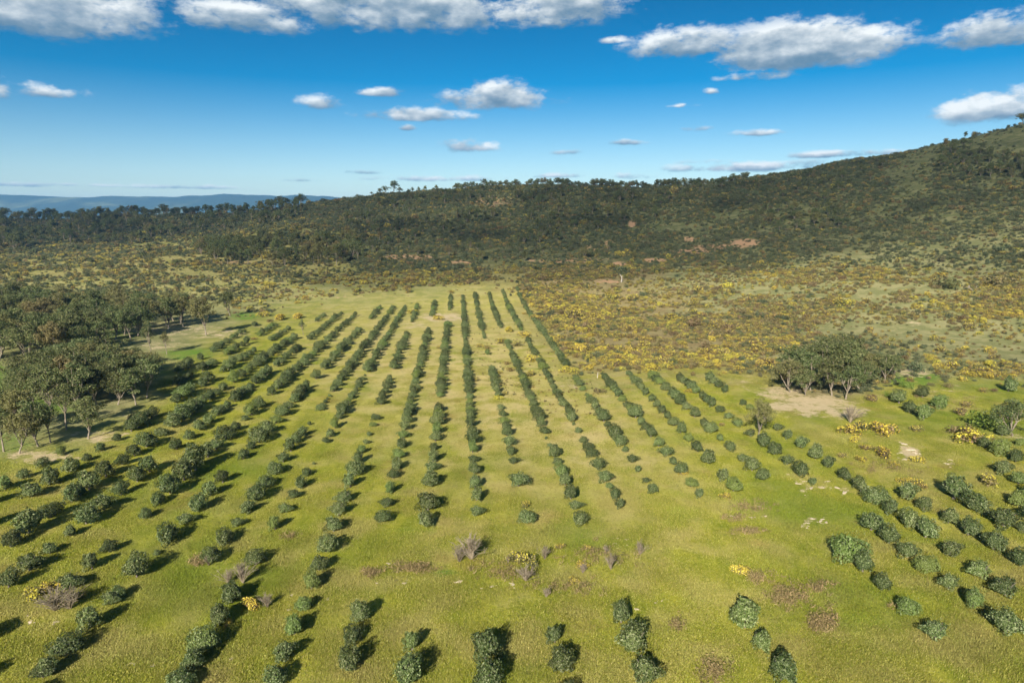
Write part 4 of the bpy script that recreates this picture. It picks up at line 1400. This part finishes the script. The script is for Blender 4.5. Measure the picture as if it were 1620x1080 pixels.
DEAD = [make_dead(k) for k in range(3)]
for px, py, rp, k, w, lab in [(745, 884, 22, 0, 1.5, 'widest grey dead shrub in the clearing'), (727, 888, 14, 1, 1.3, 'low grey dead shrub joined to the widest one'), (862, 884, 13, 2, .8, 'upright grey dead shrub behind the tall browning gorse'),
                              (966, 900, 15, 1, .8, 'tall grey dead shrub with a narrow foot'), (958, 876, 9, 0, .8, 'small grey dead shrub behind the tall narrow-footed one'), (1012, 877, 13, 2, .9, 'lone grey dead shrub beside pale stones'),
                              (804, 890, 7, 0, 1.0, 'little grey dead shrub beside the tall browning gorse'), (864, 944, 9, 1, 1.0, 'grey dead shrub nearest the front olives'), (922, 906, 9, 0, 1.2, 'grey tangle under the yellow-tipped gorse'),
                              (384, 922, 20, 0, 1.1, 'grey dead shrub among the left olives'), (362, 922, 13, 2, 1.2, 'low dead shrub beside a reddish patch'), (88, 965, 20, 1, 1.6, 'dark dead thicket between left olives'),
                              (112, 962, 18, 2, 1.5, 'second dark dead thicket beside an olive'), (423, 960, 12, 0, 1.4, 'dark dead twigs behind the bright yellow gorse'), (1345, 668, 16, 0, 1.4, 'grey dead shrub below the sandy patch'),
                              (832, 918, 13, 1, 1.6, 'dead tangle at the foot of the tall browning gorse'), (330, 894, 10, 1, 1.2, 'dark dead twigs under an olive')]:
    p = hit(px, py)
    r = rp * math.hypot(p[1], 40) / FPX * 1.5
    o = link('dead_shrub', DEAD[k], None, p)
    o.scale = (r * w, r * w, r)
    o.rotation_euler = (0, 0, float(rng.uniform(0, 6.28)))
    tag(o, lab, 'dead shrub', 'dead shrubs of the grove')


def weed_mesh(k):
    g = np.random.default_rng(950 + k)
    n = 26
    c = np.stack([g.normal(0, .22, n), g.normal(0, .22, n), g.uniform(.05, .4, n)], 1)
    v, f = leaf_cards(c, g.normal(0, 1, (n, 3)), g.uniform(.05, .12, n), .3, .5, g)
    return mesh_np('weed_tuft', v, f, M_WEED)


weed_src = source_collection('weed_source', [weed_mesh(k) for k in range(3)])
wp = []
for cx_, cy_, hw, hh, n in [(655, 900, 36, 6, 90), (590, 908, 18, 6, 40), (1185, 841, 22, 5, 60), (1190, 803, 34, 9, 60), (1160, 820, 20, 5, 30), (1245, 945, 28, 18, 110), (1300, 985, 24, 20, 80), (1200, 915, 22, 10, 50), (1128, 1062, 22, 16, 70),
                            (1295, 930, 18, 8, 40), (1072, 990, 10, 8, 20), (455, 850, 14, 4, 25), (310, 890, 10, 8, 30), (1410, 960, 10, 3, 4), (800, 905, 60, 14, 60), (940, 880, 60, 14, 60), (900, 930, 60, 10, 40), (1480, 640, 60, 18, 60), (1400, 740, 60, 12, 50)]:
    for _ in range(n):
        p = hit(cx_ + rng.normal(0, hw * .55), cy_ + rng.normal(0, hh * .55))
        if p: wp.append(p)
scatter('dry_weeds', 'patches of dry red-brown weeds in the pasture', wp, rng.integers(0, 3, len(wp)), rng.uniform(.7, 1.5, len(wp)), weed_src)


def make_stone(k):
    g = np.random.default_rng(700 + k)
    n, m_ = 12, 5
    V = [(0, 0, .30)]
    for j in range(1, m_):
        t = j / (m_ - 1)
        for i in range(n):
            a = 2 * math.pi * i / n
            r = (math.sin(t * math.pi / 2)) * (1 + .28 * math.sin(2 * a + k) + .16 * math.sin(3 * a + 2.1 * k)) * g.uniform(.85, 1.1)
            V.append((math.cos(a) * r * 1.3, math.sin(a) * r * .8, .30 * math.cos(t * math.pi / 2) * g.uniform(.8, 1.15) - (.12 if j == m_ - 1 else 0)))
    T = [(0, 1 + i, 1 + (i + 1) % n) for i in range(n)]
    Q = [(1 + (j - 1) * n + i, 1 + j * n + i, 1 + j * n + (i + 1) % n, 1 + (j - 1) * n + (i + 1) % n) for j in range(1, m_ - 1) for i in range(n)]
    return mesh_np('stone', np.array(V), [np.array(T), np.array(Q)], M_STONE)


STONES = [make_stone(k) for k in range(5)]
for where, lst in ST.items():
    lst = list(lst)
    for a, b, rp in list(lst):
        lst += [(a + rng.normal(0, rp), b + rng.normal(0, rp * .5), rp * rng.uniform(.25, .5)) for _ in range(2)]
    for a, b, rp in lst:
        p = hit(a, b)
        r = rp * math.hypot(p[1], 40) / FPX * .6
        o = link('pale_stone', STONES[int(rng.integers(5))], None, (p[0], p[1], p[2] + .01))
        o.scale = (r, r, r * .5)
        o.rotation_euler = (0, 0, float(rng.normal(0, .5)))
        size = 'larger' if rp >= 6 else 'tiny' if rp <= 3 else 'flat'
        tag(o, '%s pale stone %s' % (size, where), 'stone', '%s pale stones %s' % (size, where))


M_WHITE = mat_simple('bleached_wood', (.56, .50, .43), (.36, .31, .26), 3.0)
p = hit(983, 446)
v, f = tube([(0, 0, -.3), (.2, 0, 1.3), (.1, .1, 2.6), (-.5, 0, 3.6), (-1.1, 0, 4.1)], [.42, .34, .28, .20, .08], 8)
v2, f2 = tube([(.1, .1, 2.5), (.6, .1, 3.0), (.75, .1, 3.3)], [.14, .10, .05], 6)
vv, ff = join([(v, f), (v2, f2)])
o = link('dead_tree', mesh_np('dead_tree', vv, ff, M_WHITE, smooth=True), None, p)
tag(o, 'bleached white dead tree trunk standing at the top of the gorse field', 'dead tree')
p = hit(945, 598)
v, f = tube([(0, 0, -.2), (.05, 0, .9), (.15, 0, 1.6)], [.10, .09, .05], 7)
o = link('bleached_stump', mesh_np('bleached_stump', v, f, M_WHITE, smooth=True), None, p)
tag(o, 'short bleached stump where the gorse field meets the olive rows', 'stump')
for j, (a, b, L, ang) in enumerate([(1534, 456, 3.2, .3), (1540, 453, 4.0, -.2), (1546, 457, 3.0, .6), (1538, 459, 2.6, 1.1)]):
    p = hit(a, b)
    v, f = tube([(-L / 2, 0, .18), (0, .15, .30), (L / 2, 0, .22)], [.16, .14, .07], 7)
    v2, f2 = tube([(0, .15, .30), (.6, .7, .7), (.9, 1.0, 1.1)], [.08, .06, .02], 6)
    vv, ff = join([(v, f), (v2, f2)])
    o = link('fallen_branch', mesh_np('fallen_branch', vv, ff, M_WHITE, smooth=True), None, p)
    o.rotation_euler = (0, 0, ang)
    tag(o, 'bleached fallen branch in the pile between two green shrubs', 'branch', 'bleached branches of the timber pile')
for j, (a, b, L, ang) in enumerate([(80, 592, 4, -.7), (60, 590, 3.5, .8)]):
    p = hit(a, b)
    v, f = tube([(-L / 2, 0, .2), (0, .2, .9), (L / 2, 0, 1.6)], [.11, .09, .03], 7)
    v2, f2 = tube([(0, .2, .9), (.4, .9, 1.7), (.6, 1.2, 2.4)], [.06, .04, .015], 6)
    vv, ff = join([(v, f), (v2, f2)])
    o = link('fallen_branch', mesh_np('fallen_branch', vv, ff, M_WHITE, smooth=True), None, p)
    o.rotation_euler = (0, 0, ang)
    tag(o, 'bleached fallen limb between the two halves of the wood', 'branch', 'bleached limbs in the wood')


# ------------------------------------------------------------------ grass
def grass_mesh(k):
    g = np.random.default_rng(1200 + k)
    n = 190
    V, F = [], []
    for i in range(n):
        a = g.uniform(0, 6.28); b0 = g.normal(0, .55, 2)
        h = g.uniform(.035, .11) * (1.6 if g.random() < .06 else 1); w = .013
        l = np.array([math.cos(a), math.sin(a)]) * h * g.uniform(.2, 1.0)
        sx = np.array([-math.sin(a), math.cos(a)]) * w
        o_ = len(V)
        V += [(*(b0 - sx), -.02), (*(b0 + sx), -.02), (*(b0 + l * .4 + sx * .7), h * .65), (*(b0 + l), h)]
        F += [(o_, o_ + 1, o_ + 2, o_ + 3)]
    return mesh_np('grass_tuft', np.array(V), np.array(F), M_GRASS)


grass_src = source_collection('grass_source', [grass_mesh(k) for k in range(4)])
nG = 42000
gyy = 46 * np.exp(rng.uniform(0, math.log(215 / 46), nG))
gxx = gyy * rng.uniform(-.92, .92, nG)
a, b = project(gxx, gyy, np.zeros(nG))
ok = (inpoly(a, b, GROVE) | inpoly(a, b, RIGHTGREEN)) & (a > -40) & (a < 1660) & (b < 1120)
dens = lf(gxx, gyy, 2.3) * .5 + lf(gxx, gyy, .7, 3.) * .5
ok &= rng.random(nG) < np.clip(dens * 2.2 - .6, .05, 1)
for (bx, by, hw, hh, k) in BARE:
    ok &= ~((k > .3) & (((a - bx) / hw) ** 2 + ((b - by) / hh) ** 2 < 1.0) & (rng.random(nG) < k))
gp = np.stack([gxx[ok], gyy[ok], height(gxx[ok], gyy[ok])], 1)
scatter('pasture_grass', 'short yellow-green pasture grass between the olive rows', gp, rng.integers(0, 4, len(gp)), rng.uniform(.8, 1.9, len(gp)), grass_src)


# ------------------------------------------------------------------ unseen cloud sheet added behind the camera, shaped to shade the hill
def shade_mask(a, b):
    S = [([(470, 345), (480, 200), (1420, 150), (1420, 330), (1330, 402), (1200, 420), (1000, 426), (800, 432), (560, 432), (520, 405), (470, 385)], 1.0, 16),
         ([(-400, 200), (490, 200), (478, 358), (330, 378), (150, 387), (-400, 405)], 1.0, 12),
         ([(290, 384), (580, 374), (580, 428), (290, 424)], .75, 16),
         ([(1300, 100), (2100, 60), (2100, 450), (1500, 440), (1330, 395)], .9, 55)]
    w = np.zeros(len(a))
    for poly, k, sft in S:
        w = np.maximum(w, k * soft(a, b, poly, sft))
    q = ((a - 715) / 130) ** 2 + ((b - 322) / 22) ** 2
    w *= 1 - .75 * np.clip(1.4 - q, 0, 1)
    return w


def cloud_material():
    m = bpy.data.materials.new('cloud')
    m.use_nodes = True
    N = NT(m.node_tree)
    at = N.n('ShaderNodeAttribute', attribute_name='thick')
    d = N.n('ShaderNodeBsdfDiffuse'); d.inputs[0].default_value = (.9, .9, .9, 1)
    t = N.n('ShaderNodeBsdfTransparent')
    mx = N.n('ShaderNodeMixShader')
    N.put(mx.inputs[0], at.outputs['Fac'])
    N.put(mx.inputs[1], t.outputs[0]); N.put(mx.inputs[2], d.outputs[0])
    o = N.n('ShaderNodeOutputMaterial')
    N.put(o.inputs[0], mx.outputs[0])
    return m


def shade_cloud():
    xs = np.arange(-1000, 1000, 12.0); ys = np.arange(330, 1150, 12.0)
    X, Y = np.meshgrid(xs, ys)
    x, y = X.ravel(), Y.ravel()
    z = height(x, y)
    a, b = project(x, y, z)
    a = a + 22 * (lf(x, y, 18) - .5); b = b + 16 * (lf(x, y, 23, 1.) - .5)
    w = shade_mask(a, b)
    w *= .55 + .45 * np.clip(1.6 * lf(x, y, 41, 2.) + .25, 0, 1)
    base = 950 + 25 * lf(x, y, 60)
    t = (base - z) / SUN_DIR.z
    cxw, cyw = x + SUN_DIR.x * t, y + SUN_DIR.y * t
    th = 4 + 110 * w * (.6 + .8 * lf(x, y, 17, 5.))
    n0, n1 = len(xs), len(ys)
    i = (np.arange(n1 - 1)[:, None] * n0 + np.arange(n0 - 1)[None, :]).ravel()
    q = np.stack([i, i + 1, i + 1 + n0, i + n0], 1)
    q = q[(w[q] > .015).any(1)]
    nv = len(x)
    top = np.stack([cxw, cyw, base + th * .7], 1); bot = np.stack([cxw, cyw, base - th * .3], 1)
    V = np.concatenate([top, bot])
    F = np.concatenate([q, q[:, ::-1] + nv])
    me = mesh_np('cloud', V, F, cloud_material(), smooth=True)
    at = me.attributes.new('thick', 'FLOAT', 'POINT')
    fac = np.clip(w * .31, 0, .31)
    at.data.foreach_set('value', np.concatenate([fac, fac]).astype(np.float32))
    o = link('cloud', me)
    tag(o, 'unseen cloud sheet added and shaped to cast the shade on the hill', 'cloud')


shade_cloud()

# ------------------------------------------------------------------ the air
zb = float(tz.min()) - 2.0
hx, y0_, y1_, zt = 9300.0, -420.0, 12400.0, 420.0
hv = np.array([(-hx, y0_, zb), (hx, y0_, zb), (hx, y1_, zb), (-hx, y1_, zb), (-hx, y0_, zt), (hx, y0_, zt), (hx, y1_, zt), (-hx, y1_, zt)])
hf = np.array([(0, 3, 2, 1), (4, 5, 6, 7), (0, 1, 5, 4), (1, 2, 6, 5), (2, 3, 7, 6), (3, 0, 4, 7)])
hm = bpy.data.materials.new('haze')
hm.use_nodes = True
N = NT(hm.node_tree)
pv = N.n('ShaderNodeVolumePrincipled')
pv.inputs['Color'].default_value = (.22, .54, 1.0, 1)
pv.inputs['Density'].default_value = 7e-5
oo = N.n('ShaderNodeOutputMaterial')
N.put(oo.inputs['Volume'], pv.outputs[0])
tag(link('haze', mesh_np('haze', hv, hf, hm)), 'thin blue air over the whole valley', None, None, 'stuff')
print('objects', len(sc.objects), 'gums', len(gum_used), 'scrub', len(sel), 'grass', len(gp), 'zmin', zb)
